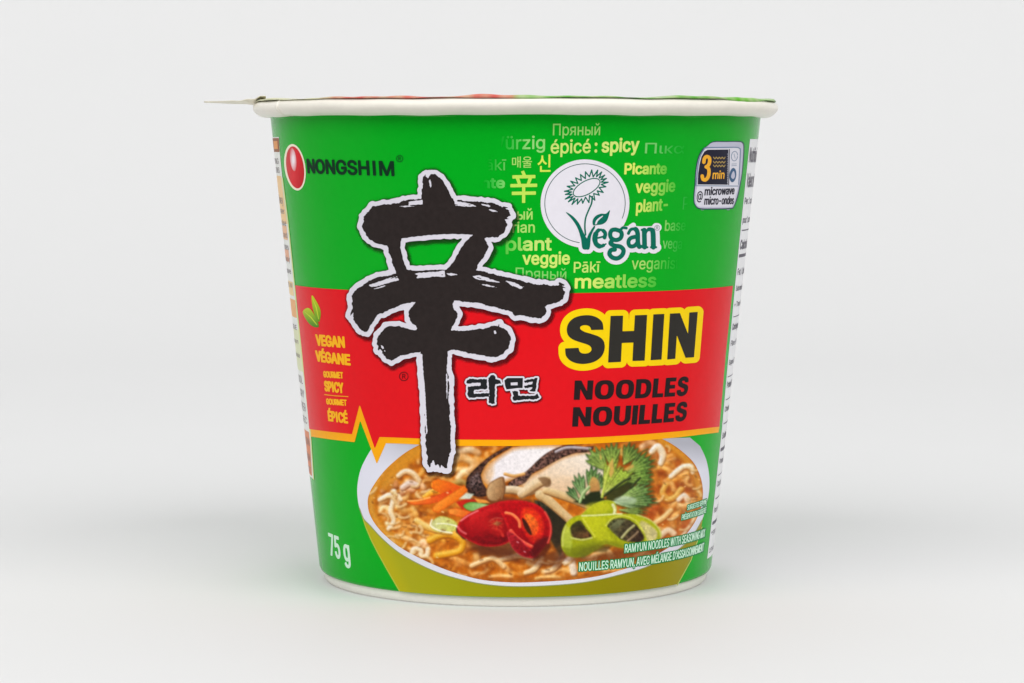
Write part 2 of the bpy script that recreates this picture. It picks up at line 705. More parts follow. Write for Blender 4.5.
f = Field(352, 430, 716, 604, 0.75)
f.poly([(358.6, 505), (361.4, 515), (365.2, 527), (370.4, 539.5), (377.6, 553.5), (387.0, 570.5), (399, 591.2), (401.5, 596), (450, 602), (520, 604), (600, 601), (675, 592),
        (676.6, 585), (690, 560), (701.5, 526), (704, 512), (640, 500), (500, 480)])
# keep the print on the wall
uvz = unproject(np.repeat(f.xs[None], len(f.ys), 0), np.repeat(f.ys[:, None], len(f.xs), 1))[..., 2]
f.v = np.minimum(f.v, (uvz - (Z_BOT + 0.00005)) * UNIT)


def olive_col(U, V):
    keys = np.array([360, 385, 400, 440, 520, 600, 650, 700.])
    cs = np.array([[182, 172, 22], [182, 172, 22], [166, 164, 26], [158, 158, 18], [150, 146, 8], [144, 136, 6], [146, 134, 12], [160, 150, 40.]])
    cc = np.stack([np.interp(U - (V - 560) * .45 * (U < 460), keys, cs[:, k]) for k in range(3)], -1)
    o = np.ones((len(U), 4))
    o[:, :3] = linarr(cc) * GAIN
    return o


bowl = decal('printed_bowl', f, M_paint, 1, cup, colour_fn=olive_col)
bowl['label'] = 'printed olive green bowl full of noodle soup'
f = Field(352, 430, 716, 604, 0.6)
f.poly(smooth_pts(LEFT_OUT[:-1], 5) + [(690, 437.5), (600, 440), (500, 442), (400, 441), (378, 441)])
f.v = np.minimum(f.v, 1e9)
M_china = ink('bowl_white_ink', (226, 226, 236), 0.38)


def china_col(U, V):
    t = np.clip((U - 360) / 60.0, 0, 1) * np.clip((470 - V) / 26.0, 0, 1)
    cc = np.array([226, 226, 236.])[None] * (1 - .20 * t[:, None]) + np.array([0, 0, 2.])[None]
    lo = np.clip((V - 500) / 40, 0, 1)[:, None]
    cc = cc + lo * np.array([-4, -5, -8.])
    o = np.ones((len(U), 4))
    o[:, :3] = linarr(cc) * GAIN
    return o


china = decal('bowl_rim', f, M_paint, 2, bowl, colour_fn=china_col)
# pale facet line on the olive side
f = Field(352, 500, 410, 600, 0.5).stroke([(362.6, 517), (365.8, 527), (371, 539.5), (378.2, 553.5), (387.6, 570.5), (399.5, 591)], 0.45)
decal('bowl_edge', f, ink('lime_edge_ink', (188, 196, 70), 0.4), 2, bowl)
f = Field(660, 510, 710, 600, 0.5).stroke([(702, 527), (691, 560), (677.3, 585)], 0.5)
decal('bowl_edge', f, ink('lime_edge_ink_soft', (190, 196, 100), 0.4), 2, bowl)


# ------------------------------------------------------------------ the printed soup photograph, drawn stroke by stroke
class Paint:
    def __init__(self, x0, y0, x1, y1, q=2.0):
        self.q, self.x0, self.y0 = q, x0, y0
        self.w, self.h = int((x1 - x0) * q) + 1, int((y1 - y0) * q) + 1
        self.c = np.zeros((self.h, self.w, 3))
        self.X = x0 + np.arange(self.w) / q
        self.Y = y0 + np.arange(self.h) / q

    def noise(self, cell, seed=0):
        r = np.random.RandomState(seed)
        gw, gh = int((self.X[-1] - self.X[0]) / cell) + 3, int((self.Y[-1] - self.Y[0]) / cell) + 3
        g = r.rand(gh, gw)
        u, v = (self.X - self.X[0]) / cell, (self.Y - self.Y[0]) / cell
        i, j = u.astype(int), v.astype(int)
        fu, fv = u - i, v - j
        fu, fv = fu * fu * (3 - 2 * fu), (fv * fv * (3 - 2 * fv))[:, None]
        a = g[j][:, i] * (1 - fu) + g[j][:, i + 1] * fu
        b = g[j + 1][:, i] * (1 - fu) + g[j + 1][:, i + 1] * fu
        return a * (1 - fv) + b * fv

    def win(self, x0, y0, x1, y1):
        i0, i1 = max(int((x0 - self.x0) * self.q), 0), min(int((x1 - self.x0) * self.q) + 2, self.w)
        j0, j1 = max(int((y0 - self.y0) * self.q), 0), min(int((y1 - self.y0) * self.q) + 2, self.h)
        return i0, max(i1, i0), j0, max(j1, j0)

    def blend(self, sl, colour, alpha):
        j0, j1, i0, i1 = sl
        a = alpha[..., None]
        self.c[j0:j1, i0:i1] = self.c[j0:j1, i0:i1] * (1 - a) + colour * a

    def strand(self, pts, w, base, hi, lo, soft=0.5, shine=1.0, n=6, alpha=1.0, light=(-0.45, -0.85)):
        """a round strand lit from the upper left as in the print"""
        P = smooth_pts(pts, n)
        W = w if hasattr(w, '__len__') else [w] * len(pts)
        W = np.interp(np.linspace(0, 1, len(P)), np.linspace(0, 1, len(W)), W)
        mw = max(W) + 1.5
        xs, ys = [p[0] for p in P], [p[1] for p in P]
        i0, i1, j0, j1 = self.win(min(xs) - mw, min(ys) - mw, max(xs) + mw, max(ys) + mw)
        if i1 <= i0 or j1 <= j0:
            return
        X, Y = self.X[None, i0:i1], self.Y[j0:j1, None]
        best = np.full((j1 - j0, i1 - i0), 9.0)
        NX, NY = np.zeros_like(best), np.zeros_like(best)
        for k in range(len(P) - 1):
            (ax, ay), (bx, by) = P[k], P[k + 1]
            ex, ey = bx - ax, by - ay
            t = np.clip(((X - ax) * ex + (Y - ay) * ey) / (ex * ex + ey * ey + 1e-9), 0, 1)
            ww = W[k] + (W[k + 1] - W[k]) * t
            dx, dy = (X - ax - t * ex) / ww, (Y - ay - t * ey) / ww
            d = np.sqrt(dx * dx + dy * dy)
            m = d < best
            best = np.where(m, d, best)
            NX, NY = np.where(m, dx, NX), np.where(m, dy, NY)
        wa = float(np.mean(W))
        a = np.clip((1 - best) * wa / soft + 0.5, 0, 1) * alpha
        l = NX * light[0] + NY * light[1]
        l = l + 0.25 * (1 - best)
        base, hi, lo = np.array(base, float), np.array(hi, float), np.array(lo, float)
        up = np.clip(l * 1.6 * shine, 0, 1)[..., None]
        dn = np.clip(-l * 1.3 + (best - 0.75) * 0.8, 0, 1)[..., None]
        cc = base * (1 - up) + hi * up
        cc = cc * (1 - dn) + lo * dn
        self.blend((j0, j1, i0, i1), cc, a)

    def shape(self, pts, c0, c1=None, grad=(0, 1), edge=None, ew=2.0, soft=0.6, alpha=1.0, mottle=0.0, seed=0, closed_smooth=0, cell=2.0):
        if closed_smooth:
            pts = smooth_pts(pts, closed_smooth, True)
        A = np.array(pts)
        i0, i1, j0, j1 = self.win(A[:, 0].min() - 3, A[:, 1].min() - 3, A[:, 0].max() + 3, A[:, 1].max() + 3)
        if i1 <= i0 or j1 <= j0:
            return
        F = Field.__new__(Field)
        F.step = 1 / self.q
        F.xs, F.ys = self.X[i0:i1], self.Y[j0:j1]
        d = F._segs(loop(pts), 14.0)
        a = np.clip(d / soft + 0.5, 0, 1) * alpha
        c0 = np.array(c0, float)
        cc = np.broadcast_to(c0, d.shape + (3,)).copy()
        if c1 is not None:
            g = np.array(grad, float)
            g = g / np.hypot(*g)
            s = F.xs[None, :] * g[0] + F.ys[:, None] * g[1]
            pr = A @ g
            s = np.clip((s - pr.min()) / (pr.max() - pr.min()), 0, 1)[..., None]
            cc = cc * (1 - s) + np.array(c1, float) * s
        if edge is not None:
            e = np.clip(1 - d / ew, 0, 1)[..., None]
            cc = cc * (1 - e) + np.array(edge, float) * e
        if mottle:
            n = self.noise(cell, seed)[j0:j1, i0:i1, None] - 0.5
            n2 = self.noise(cell * 0.45, seed + 5)[j0:j1, i0:i1, None] - 0.5
            cc = cc * (1 + mottle * (n + n2))
        self.blend((j0, j1, i0, i1), cc, a)


P = Paint(356, 434, 712, 590, 2.0)


def soften(sig):
    k_ = np.exp(-0.5 * (np.arange(-4, 5) / sig) ** 2)
    k_ /= k_.sum()
    for ax_ in (0, 1):
        q_ = np.pad(P.c, [(4, 4) if k == ax_ else (0, 0) for k in range(3)], mode='edge')
        P.c = sum(k_[k] * np.take(q_, range(k, k + P.c.shape[ax_]), axis=ax_) for k in range(9))


n1, n2, n3 = P.noise(26, 1)[..., None], P.noise(9, 2)[..., None], P.noise(3.2, 3)[..., None]
deep, amber, gold = np.array([138, 66, 20.]), np.array([198, 112, 26.]), np.array([226, 152, 46.])
mix = np.clip(0.15 + 0.55 * n1 + 0.45 * n2, 0, 1)
P.c = deep * (1 - mix) + amber * mix
dk = np.clip((P.noise(13, 41)[..., None] - .55) * 2.4, 0, 1) * .6
P.c = P.c * (1 - dk) + np.array([112, 52, 22.]) * dk
rgt = np.clip((P.X - 600) / 60, 0, 1)[None, :, None] * .55
P.c = P.c * (1 - rgt) + (P.c * .35 + np.array([168, 74, 26.]) * .65) * rgt
hl = np.clip((n3 - 0.55) * 2.2, 0, 1) * 0.55
P.c = P.c * (1 - hl) + gold * hl
rr_ = random.Random(5)

CREAM, LIGHT, BROWN = (226, 182, 112), (252, 236, 200), (142, 82, 30)


def noodle(x, y, ang, ln, w, bend=0.6, base=CREAM, hi=LIGHT, lo=BROWN, alpha=1.0, soft=1.1):
    pts = []
    a = ang
    px_, py_ = x, y
    for k in range(5):
        pts.append((px_, py_))
        px_ += math.cos(a) * ln / 4
        py_ += math.sin(a) * ln / 4 * 0.75
        a += bend * rr_.uniform(0.3, 1.0)
    P.strand(pts, w, base, hi, lo, alpha=alpha, soft=soft)


# submerged strands first, all over
for k in range(190):
    x, y = rr_.uniform(366, 704), rr_.uniform(446, 580)
    t = rr_.random()
    base = (176 + 34 * t, 100 + 36 * t, 28 + 26 * t)
    noodle(x, y, rr_.uniform(0, 6.3), rr_.uniform(14, 34), rr_.uniform(1.8, 3.2), rr_.choice([-1, 1]) * rr_.uniform(.2, .9), base,
           (224, 156, 66), (112, 50, 14), 0.7, 2.6)
# clusters of clearer noodles, still half under the broth
for k in range(74):
    c = rr_.choice(['l', 'l', 'r', 'b', 't'])
    if c == 'l':
        x, y = rr_.gauss(402, 16), rr_.gauss(512, 24)
    elif c == 'r':
        x, y = rr_.gauss(674, 12), rr_.gauss(492, 26)
    elif c == 'b':
        x, y = rr_.uniform(440, 640), rr_.uniform(560, 577)
    else:
        x, y = rr_.uniform(440, 500), rr_.uniform(448, 484)
    t = rr_.random()
    noodle(x, y, rr_.uniform(0, 6.3), rr_.uniform(10, 24), rr_.uniform(1.5, 2.7), rr_.choice([-1, 1]) * rr_.uniform(.3, 1.0),
           (200 + 26 * t, 132 + 44 * t, 56 + 50 * t), (244, 200 + 22 * t, 130 + 50 * t), (124, 62, 20), 0.85, 1.7)


# broth close to the bowl wall: clear amber band
def wall_band(pts, cols):
    for (w, c, al) in cols:
        P.strand(pts, w, c, c, c, soft=2.5, alpha=al)


wall_band([(430, 443), (408, 453), (396, 462), (384, 474), (376, 485), (371.5, 496), (371, 506), (374.5, 517), (384, 531), (402, 546)],
          [(6.5, (206, 124, 22), .85), (3.2, (226, 150, 40), .8)])
wall_band([(416, 452), (402, 463), (392, 474), (384, 486)], [(6, (212, 136, 30), .8)])
wall_band([(660, 440), (672, 447), (684, 457), (692, 467), (697, 480), (699, 492), (698, 504)],
          [(4.6, (204, 120, 24), .9), (2.2, (226, 150, 36), .85)])
wall_band([(402, 548), (424, 560), (446, 570), (470, 577), (500, 580), (540, 580), (580, 577), (610, 572)], [(2.2, (172, 98, 34), .7)])

# ---- left group, traced
N = P.strand
N([(399, 476), (404, 472), (411, 473), (417, 479), (421, 486)], 3.0, (226, 172, 104), (255, 240, 210), (150, 80, 30))
N([(404, 487), (410, 482), (418, 484), (424, 488)], 3.2, (214, 160, 110), (240, 214, 190), (140, 76, 36))
N([(416, 478), (422, 473), (427, 466)], 2.4, (226, 170, 80), (250, 214, 140), (160, 90, 26))
N([(383, 491), (388, 484), (394, 482), (396, 486)], 3.2, (190, 124, 74), (226, 180, 140), (110, 60, 30))
N([(402, 493), (407, 489), (413, 490)], 3.2, (220, 160, 120), (246, 220, 200), (140, 70, 34))
N([(380, 500), (388, 497), (396, 495), (400, 501), (396, 507)], 2.6, (240, 204, 150), (255, 246, 226), (160, 96, 36))
N([(394, 492), (393, 502), (391, 512), (394, 521), (389, 529), (387, 524)], 2.8, (242, 208, 150), (255, 248, 230), (166, 100, 40))
N([(380, 512), (384, 507), (389, 510)], 2.4, (238, 200, 140), (255, 244, 214), (160, 96, 36))
N([(398, 508), (405, 511), (413, 510), (416, 515)], 2.8, (222, 168, 88), (246, 216, 150), (160, 90, 30))
N([(394, 516), (400, 524), (405, 530), (410, 536)], 2.6, (206, 140, 62), (240, 196, 120), (140, 72, 24))
N([(386, 533), (394, 536), (404, 538), (412, 541), (418, 546)], 2.8, (226, 176, 112), (252, 226, 180), (150, 84, 34))
N([(417, 520), (424, 525), (434, 530), (446, 533), (456, 531)], 3.0, (226, 174, 84), (250, 222, 150), (160, 92, 30))
N([(396, 542), (404, 548), (412, 550)], 2.2, (214, 150, 80), (244, 204, 140), (140, 76, 30))
N([(412, 553), (414, 549), (420, 550), (421, 556), (427, 556), (428, 549), (424, 546)], 2.6, (242, 206, 150), (255, 240, 214), (160, 90, 40))
N([(420, 545), (423, 541), (426, 544)], 2.6, (234, 190, 150), (252, 226, 200), (150, 80, 40))
N([(430, 540), (436, 536), (446, 535), (456, 537), (462, 542), (462, 549), (454, 553), (444, 554), (436, 556)], 3.2, (224, 152, 26), (246, 194, 70), (160, 84, 20))
N([(428, 531), (437, 538), (444, 541)], 2.0, (210, 140, 40), (240, 190, 90), (150, 80, 26))
N([(452, 558), (462, 562), (474, 567)], 2.8, (206, 140, 70), (240, 190, 120), (130, 70, 30))
N([(462, 545), (468, 538), (478, 536)], 2.6, (200, 134, 70), (236, 188, 120), (120, 62, 26))
# top centre blurred background noodles
N([(448, 450), (458, 452), (470, 450), (478, 453)], 3.6, (196, 160, 124), (222, 204, 180), (128, 90, 56), soft=2)
N([(452, 462), (462, 458), (472, 462), (476, 468)], 3.8, (208, 168, 116), (232, 208, 170), (130, 84, 44), soft=2)
N([(458, 478), (464, 472), (472, 474)], 3.2, (228, 196, 150), (250, 236, 210), (130, 84, 44), soft=1.6)
N([(470, 470), (478, 466), (484, 470)], 3.2, (206, 160, 110), (232, 204, 164), (120, 74, 40), soft=2)
N([(452, 484), (462, 482), (470, 486)], 3.0, (150, 130, 70), (200, 180, 120), (90, 70, 30), soft=2)

# ---- bottom noodles
N([(474, 566), (486, 561), (494, 558), (502, 564), (508, 570)], 2.6, (224, 170, 106), (250, 222, 170), (140, 78, 34))
N([(498, 560), (510, 558), (520, 556), (530, 558), (534, 561)], 2.8, (226, 178, 116), (250, 226, 178), (130, 72, 34))
N([(526, 573), (534, 570), (540, 564), (542, 559)], 2.8, (228, 184, 124), (252, 230, 184), (130, 72, 34))
N([(544, 572), (552, 570), (559, 563), (562, 555)], 2.8, (224, 174, 112), (250, 224, 176), (130, 72, 34))
N([(490, 577), (500, 576), (512, 577)], 1.6, (230, 180, 110), (255, 236, 190), (160, 90, 40))
N([(566, 562), (571, 559), (572, 566), (574, 572)], 3.4, (222, 190, 158), (250, 236, 216), (130, 84, 54))
N([(536, 579), (548, 577), (560, 578)], 1.8, (232, 190, 120), (252, 226, 170), (160, 90, 40))
N([(590, 560), (598, 554), (607, 552), (612, 557)], 3.4, (206, 160, 104), (236, 206, 160), (110, 68, 34))
N([(636, 557), (644, 554), (650, 556)], 2.6, (226, 184, 120), (250, 230, 186), (130, 80, 40))
N([(604, 572), (614, 570), (624, 567)], 2.0, (226, 160, 90), (250, 210, 150), (150, 80, 30))
P.shape([(495, 552), (500, 542), (508, 541), (514, 550), (508, 558), (498, 558)], (184, 142, 96), (140, 96, 58), (1, 1), (110, 70, 40), 1.5, mottle=.15, seed=3, closed_smooth=4)
P.shape([(473, 553), (480, 552), (481, 560), (474, 561)], (216, 172, 112), (190, 140, 84), (1, 1), soft=1.2)
N([(466, 551), (474, 547), (484, 546), (492, 550)], 2.0, (140, 84, 44), (180, 124, 76), (84, 44, 22))

# ---- right group
N([(652, 452), (658, 447), (663, 455), (661, 463)], 3.4, (234, 200, 150), (255, 246, 230), (160, 98, 44))
N([(642, 447), (650, 443), (657, 445)], 3.0, (214, 176, 140), (238, 214, 190), (150, 100, 60), soft=1.4)
N([(661, 459), (667, 457), (673, 455)], 2.2, (236, 180, 90), (255, 224, 150), (170, 100, 30))
N([(656, 470), (661, 466), (668, 464), (673, 467)], 2.2, (224, 156, 60), (250, 206, 120), (150, 80, 26))
N([(672, 476), (678, 471), (683, 467), (690, 466), (693, 472)], 2.8, (242, 206, 150), (255, 248, 230), (166, 96, 40))
N([(664, 468), (672, 472), (680, 476), (688, 473)], 2.2, (236, 180, 90), (255, 226, 160), (160, 90, 30))
N([(668, 479), (676, 480), (684, 476)], 2.0, (220, 150, 60), (246, 200, 110), (150, 80, 26))
N([(667, 486), (663, 493), (668, 500), (676, 497), (682, 490)], 3.0, (214, 144, 54), (242, 196, 104), (146, 74, 22))
N([(679, 499), (684, 495), (687, 500)], 2.8, (240, 196, 150), (255, 240, 220), (160, 84, 40))
N([(676, 503), (682, 506), (690, 503)], 2.2, (236, 190, 130), (252, 226, 180), (160, 90, 40))
N([(656, 522), (664, 517), (670, 511), (675, 503)], 2.6, (228, 166, 88), (250, 214, 150), (150, 80, 30))
N([(676, 516), (682, 510), (688, 508)], 2.4, (208, 136, 60), (240, 186, 110), (150, 76, 30))
N([(660, 536), (668, 530), (673, 533), (677, 538)], 3.0, (230, 180, 130), (250, 222, 184), (150, 80, 40))
N([(648, 512), (654, 506), (660, 500)], 2.4, (206, 120, 50), (236, 170, 90), (140, 66, 26))
P.shape([(640, 512), (650, 500), (660, 506), (655, 518), (644, 522)], (196, 92, 40), (170, 70, 30), (1, 1), soft=3, alpha=.7)
P.shape([(672, 532), (686, 520), (695, 516), (690, 530), (676, 540)], (190, 96, 34), (160, 74, 30), (0, 1), soft=3, alpha=.7)
N([(671, 545), (682, 536), (691, 524), (695, 516)], 1.2, (236, 226, 214), (250, 246, 240), (170, 150, 120))

# broth running over the strands: some stay proud and bright, others sink
g1 = np.clip((P.noise(7.5, 71)[..., None] - .42) * 2.0, 0, 1) * .62
gl_c = P.c * .30 + (np.array([190, 104, 24.]) * (1 - rgt) + np.array([164, 76, 26.]) * rgt) * .70
P.c = P.c * (1 - g1) + gl_c * g1
g2 = np.clip((P.noise(5.0, 73)[..., None] - .60) * 2.4, 0, 1) * .55
P.c = P.c * (1 - g2) + np.array([104, 48, 16.]) * g2
g3 = np.clip((P.noise(4.0, 79)[..., None] - .66) * 2.6, 0, 1) * .5
P.c = P.c * (1 - g3) + np.array([246, 206, 140.]) * g3
P.c = np.clip((P.c - 128) * 1.10 + 132, 0, 255) * np.array([1.03, 1.0, .92])
soften(1.5)
wall_band([(430, 443), (408, 453), (396, 462), (384, 474), (376, 485), (371.5, 496), (371, 506), (374.5, 517), (384, 531), (402, 546)],
          [(5.6, (196, 112, 18), .75), (3.4, (216, 140, 36), .75), (1.4, (232, 170, 70), .6)])
wall_band([(418, 451), (404, 461), (393, 472), (385, 484)], [(6.5, (208, 130, 28), .75), (3, (222, 152, 44), .5)])
wall_band([(660, 440), (672, 447), (684, 457), (692, 467), (697, 480), (699, 492), (698, 504)],
          [(4.8, (196, 112, 20), .85), (2.2, (224, 150, 40), .8)])
wall_band([(402, 548), (424, 560), (446, 570), (470, 577), (500, 580), (540, 580), (580, 577), (610, 572)], [(1.8, (160, 88, 28), .6)])
N = P.strand
# strands lying proud on top again
N([(394, 492), (393, 502), (391, 512), (394, 521), (389, 529)], [3.0, 2.4, 2.8, 2.2, 2.6], (242, 206, 150), (255, 248, 230), (150, 86, 34), soft=1.0)
N([(380, 500), (388, 496), (396, 495), (401, 500)], [2.2, 3.2, 2.4, 2.0], (244, 210, 158), (255, 248, 232), (150, 86, 34), soft=1.0)
N([(399, 476), (405, 472), (413, 474), (419, 481)], 3.0, (230, 180, 118), (255, 242, 216), (140, 74, 28), soft=1.0)
N([(403, 488), (410, 484), (417, 486)], 3.4, (214, 168, 136), (244, 224, 210), (130, 70, 36), soft=1.2)
N([(412, 553), (415, 549), (421, 551), (422, 556), (427, 556), (428, 550)], 2.5, (242, 206, 150), (255, 242, 218), (150, 84, 36), soft=.9)
N([(430, 541), (438, 537), (448, 535), (458, 538), (463, 544), (460, 551), (450, 554), (438, 556)], 3.4, (220, 144, 22), (248, 198, 76), (150, 78, 16), soft=1.2)
N([(416, 521), (426, 527), (438, 531), (450, 533)], [2.4, 3.2, 2.8, 2.4], (228, 172, 76), (252, 226, 150), (150, 84, 24), soft=1.1)
N([(497, 561), (510, 558), (522, 556), (533, 560)], [2.0, 3.0, 3.2, 2.0], (220, 172, 110), (250, 226, 178), (120, 64, 28), soft=1.1)
N([(472, 566), (484, 561), (494, 559), (504, 567)], 2.6, (226, 172, 106), (252, 226, 176), (130, 70, 28), soft=1.1)
N([(526, 573), (534, 570), (540, 563)], [2.2, 3.4, 3.0], (228, 184, 124), (252, 230, 184), (126, 68, 30), soft=1.1)
N([(546, 572), (554, 569), (560, 562), (562, 556)], [2.0, 3.2, 3.4, 2.6], (224, 176, 116), (250, 226, 180), (126, 68, 30), soft=1.1)
N([(566, 562), (571, 560), (573, 567), (574, 573)], 3.6, (226, 198, 168), (252, 240, 222), (130, 84, 54), soft=1.0)
N([(652, 452), (658, 447), (663, 455), (661, 464)], [3.0, 3.8, 3.6, 2.6], (238, 206, 160), (255, 248, 236), (160, 98, 44), soft=1.0)
N([(671, 477), (678, 471), (684, 467), (691, 467), (693, 473)], [2.6, 3.2, 2.8, 3.0, 2.0], (244, 210, 156), (255, 250, 234), (160, 90, 36), soft=1.0)
N([(666, 486), (663, 493), (668, 500), (676, 497), (681, 490)], 3.2, (216, 142, 50), (246, 200, 104), (140, 68, 20), soft=1.2)
N([(679, 500), (684, 496), (688, 500)], 2.8, (244, 204, 164), (255, 244, 228), (150, 80, 40), soft=1.0)
N([(656, 523), (664, 518), (671, 511)], 2.8, (228, 166, 88), (252, 218, 154), (140, 70, 26), soft=1.1)
N([(660, 537), (668, 531), (674, 534)], 3.2, (232, 186, 140), (252, 226, 190), (140, 76, 40), soft=1.1)

for k in range(46):
    c = rr_.choice(['l', 'l', 'r', 'b'])
    x, y = {'l': (rr_.gauss(404, 15), rr_.gauss(514, 24)), 'r': (rr_.gauss(675, 11), rr_.gauss(490, 26)), 'b': (rr_.uniform(440, 640), rr_.uniform(561, 577))}[c]
    t = rr_.random()
    noodle(x, y, rr_.uniform(-.6, 1.2), rr_.uniform(7, 16), rr_.uniform(1.0, 1.8), rr_.choice([-1, 1]) * rr_.uniform(.2, .8),
           (222 + 16 * t, 160 + 36 * t, 78 + 50 * t), (253, 226, 176), (134, 70, 24), 0.8, 1.4)
soften(.8)
N = P.strand
# ---- shiitake slices
P.shape([(482, 476), (487, 466), (496, 458), (506, 451), (520, 446), (562, 445), (556, 456), (546, 463), (537, 468), (526, 476),
         (512, 480), (500, 484), (490, 486), (484, 482)], (238, 230, 232), (246, 240, 238), (1, 0), (214, 148, 80), 5.0, 1.2, closed_smooth=3)
P.shape([(482, 476), (487, 467), (494, 462), (494, 474), (490, 484), (484, 482)], (206, 140, 70), (232, 186, 130), (1, 0), soft=4, alpha=.55)
P.shape([(466, 489), (467, 478), (472, 472), (480, 464), (490, 456), (500, 450), (508, 446), (513, 446), (503, 452), (492, 459), (485, 466),
         (481, 475), (483, 483), (487, 490), (486, 496), (478, 497), (470, 494)], (88, 58, 46), (60, 38, 32), (-1, 1), (52, 32, 26), 1.5, .8, mottle=1.0, seed=8, closed_smooth=2, cell=2.2)
P.shape([(469, 487), (470, 478), (478, 472), (482, 480), (483, 489), (476, 492)], (110, 92, 92), (60, 42, 38), (1, 1), soft=2, alpha=.75, mottle=1.6, seed=21, cell=1.6)
P.shape([(520, 486), (526, 478), (540, 470), (552, 462), (564, 456), (580, 452), (592, 452), (604, 462), (612, 480), (606, 496), (590, 504), (566, 500), (544, 492), (528, 490)],
        (244, 232, 218), (232, 196, 156), (-.4, 1), (206, 144, 84), 4.5, 1.2, closed_smooth=3)
P.shape([(508, 484), (512, 480), (520, 476), (528, 470), (536, 462), (544, 455), (552, 450), (562, 446), (574, 445), (584, 447), (594, 446), (590, 452), (576, 453), (564, 457),
         (552, 463), (542, 469), (532, 474), (526, 482), (518, 486), (511, 487)], (112, 80, 70), (74, 48, 40), (1, 0), (70, 42, 30), 1.2, .8, mottle=1.1, seed=9, closed_smooth=2, cell=2.0)
N([(556, 452), (566, 448), (578, 448), (590, 449)], 1.6, (150, 132, 134), (206, 196, 200), (90, 66, 60))
N([(505, 474), (514, 476), (524, 474)], 1.6, (214, 150, 80), (238, 190, 120), (150, 90, 40))
P.shape([(540, 484), (556, 476), (580, 476), (598, 488), (590, 500), (560, 498)], (238, 206, 166), (214, 160, 110), (.2, 1), soft=5, alpha=.5)

# ---- dark gap under the mushrooms
P.shape([(534, 500), (548, 502), (558, 510), (566, 522), (566, 540), (556, 548), (550, 538), (546, 518), (536, 508)], (46, 44, 30), (58, 52, 36), (0, 1), soft=2, mottle=.8, seed=4, cell=3)
P.shape([(466, 498), (500, 496), (530, 500), (540, 508), (500, 512), (470, 504)], (110, 56, 30), (90, 44, 26), (0, 1), soft=3, alpha=.8)
P.shape([(476, 545), (500, 540), (520, 546), (540, 556), (566, 548), (568, 560), (540, 562), (510, 556), (480, 556)], (88, 44, 26), (96, 50, 30), (0, 1), soft=4, alpha=.7)

P.shape([(462, 534), (484, 546), (506, 548), (520, 560), (548, 562), (566, 552), (560, 568), (536, 566), (506, 560), (474, 552)], (96, 44, 22), (84, 36, 20), (1, 0), soft=5, alpha=.6)
P.shape([(566, 552), (590, 556), (620, 550), (652, 548), (664, 540), (664, 552), (640, 560), (600, 562), (570, 562)], (104, 52, 24), (110, 56, 26), (1, 0), soft=5, alpha=.65)
P.shape([(552, 504), (574, 520), (568, 540), (560, 556), (550, 540), (546, 516)], (34, 34, 22), (60, 44, 28), (0, 1), soft=3, alpha=.85)
# ---- beech mushrooms
N([(504, 490), (514, 490), (524, 492), (534, 490)], [4.0, 4.2, 4.6, 4.2], (206, 168, 120), (236, 214, 180), (128, 88, 52))
P.shape([(486, 493), (489, 484), (496, 479), (503, 477), (504, 486), (502, 496), (496, 501), (489, 500)], (214, 174, 124), (150, 104, 62), (1, .3), (128, 84, 48), 1.6, .8, closed_smooth=4, mottle=.1)
N([(503, 478), (504.5, 488), (502, 499)], 1.1, (120, 78, 44), (160, 110, 70), (80, 48, 28))
N([(522, 494), (528, 490), (537, 484), (546, 480)], [4.6, 5.2, 5.4, 4.6], (208, 170, 120), (238, 212, 172), (134, 92, 54))
P.shape([(538, 478), (546, 477), (551, 481), (550, 486), (545, 487), (541, 482)], (150, 112, 76), (116, 80, 50), (1, 0), soft=1.5, closed_smooth=3, alpha=.9)
N([(540, 495), (550, 502), (560, 511), (570, 520), (576, 526)], [5.0, 4.8, 4.4, 4.2, 4.0], (204, 164, 108), (234, 206, 156), (124, 84, 44))
N([(546, 491), (560, 495), (574, 500), (586, 505), (596, 510)], [3.6, 4.2, 4.0, 3.8, 3.6], (200, 158, 100), (232, 202, 150), (120, 78, 40))
N([(541, 500), (552, 509), (565, 520)], .7, (150, 106, 60), (170, 126, 80), (110, 70, 40))

# ---- carrots
def carrot(pts, w, b=(238, 112, 18), h=(252, 164, 60), l=(196, 60, 12)):
    N(pts, w, b, h, l, soft=.6)


carrot([(425, 497), (434, 492), (443, 492)], [2.6, 3.4, 3.0], (242, 150, 30), (253, 200, 80), (214, 100, 16))
carrot([(436, 485), (446, 486), (456, 489), (464, 490)], [5.0, 5.2, 4.2, 3.0], (244, 122, 20), (253, 160, 50), (206, 56, 14))
P.shape([(432, 482), (438, 479), (450, 482), (462, 487), (455, 493), (442, 494), (434, 490)], (246, 130, 24), (226, 76, 20), (1, .6), (232, 96, 18), 1.5, .8)
P.shape([(407, 501), (412, 500), (424, 498), (438, 495), (450, 490), (456, 494), (446, 500), (430, 504), (414, 505), (408, 503)], (248, 128, 40), (222, 60, 20), (1, -.3), (208, 66, 18), 1.4, .8)
N([(408, 501), (418, 500.5), (430, 497.5)], .9, (255, 170, 80), (255, 190, 100), (240, 120, 40))
P.shape([(432, 508), (436, 503), (450, 494), (464, 485), (468, 490), (460, 499), (446, 508), (438, 513), (433, 511)], (250, 152, 50), (236, 108, 18), (1, 1), (214, 84, 14), 1.5, .8)
P.shape([(448, 509), (456, 508), (470, 511), (474, 514), (466, 518), (456, 516), (449, 514)], (250, 160, 60), (226, 84, 20), (1, .6), (214, 76, 16), 1.2, .8)
P.shape([(456, 502), (466, 499), (480, 500), (486, 505), (476, 512), (462, 509)], (206, 40, 22), (176, 30, 18), (1, 0), soft=1.2)
P.shape([(459, 499), (466, 493), (474, 494), (470, 499)], (220, 226, 200), (200, 206, 190), (1, 0), soft=1.2)
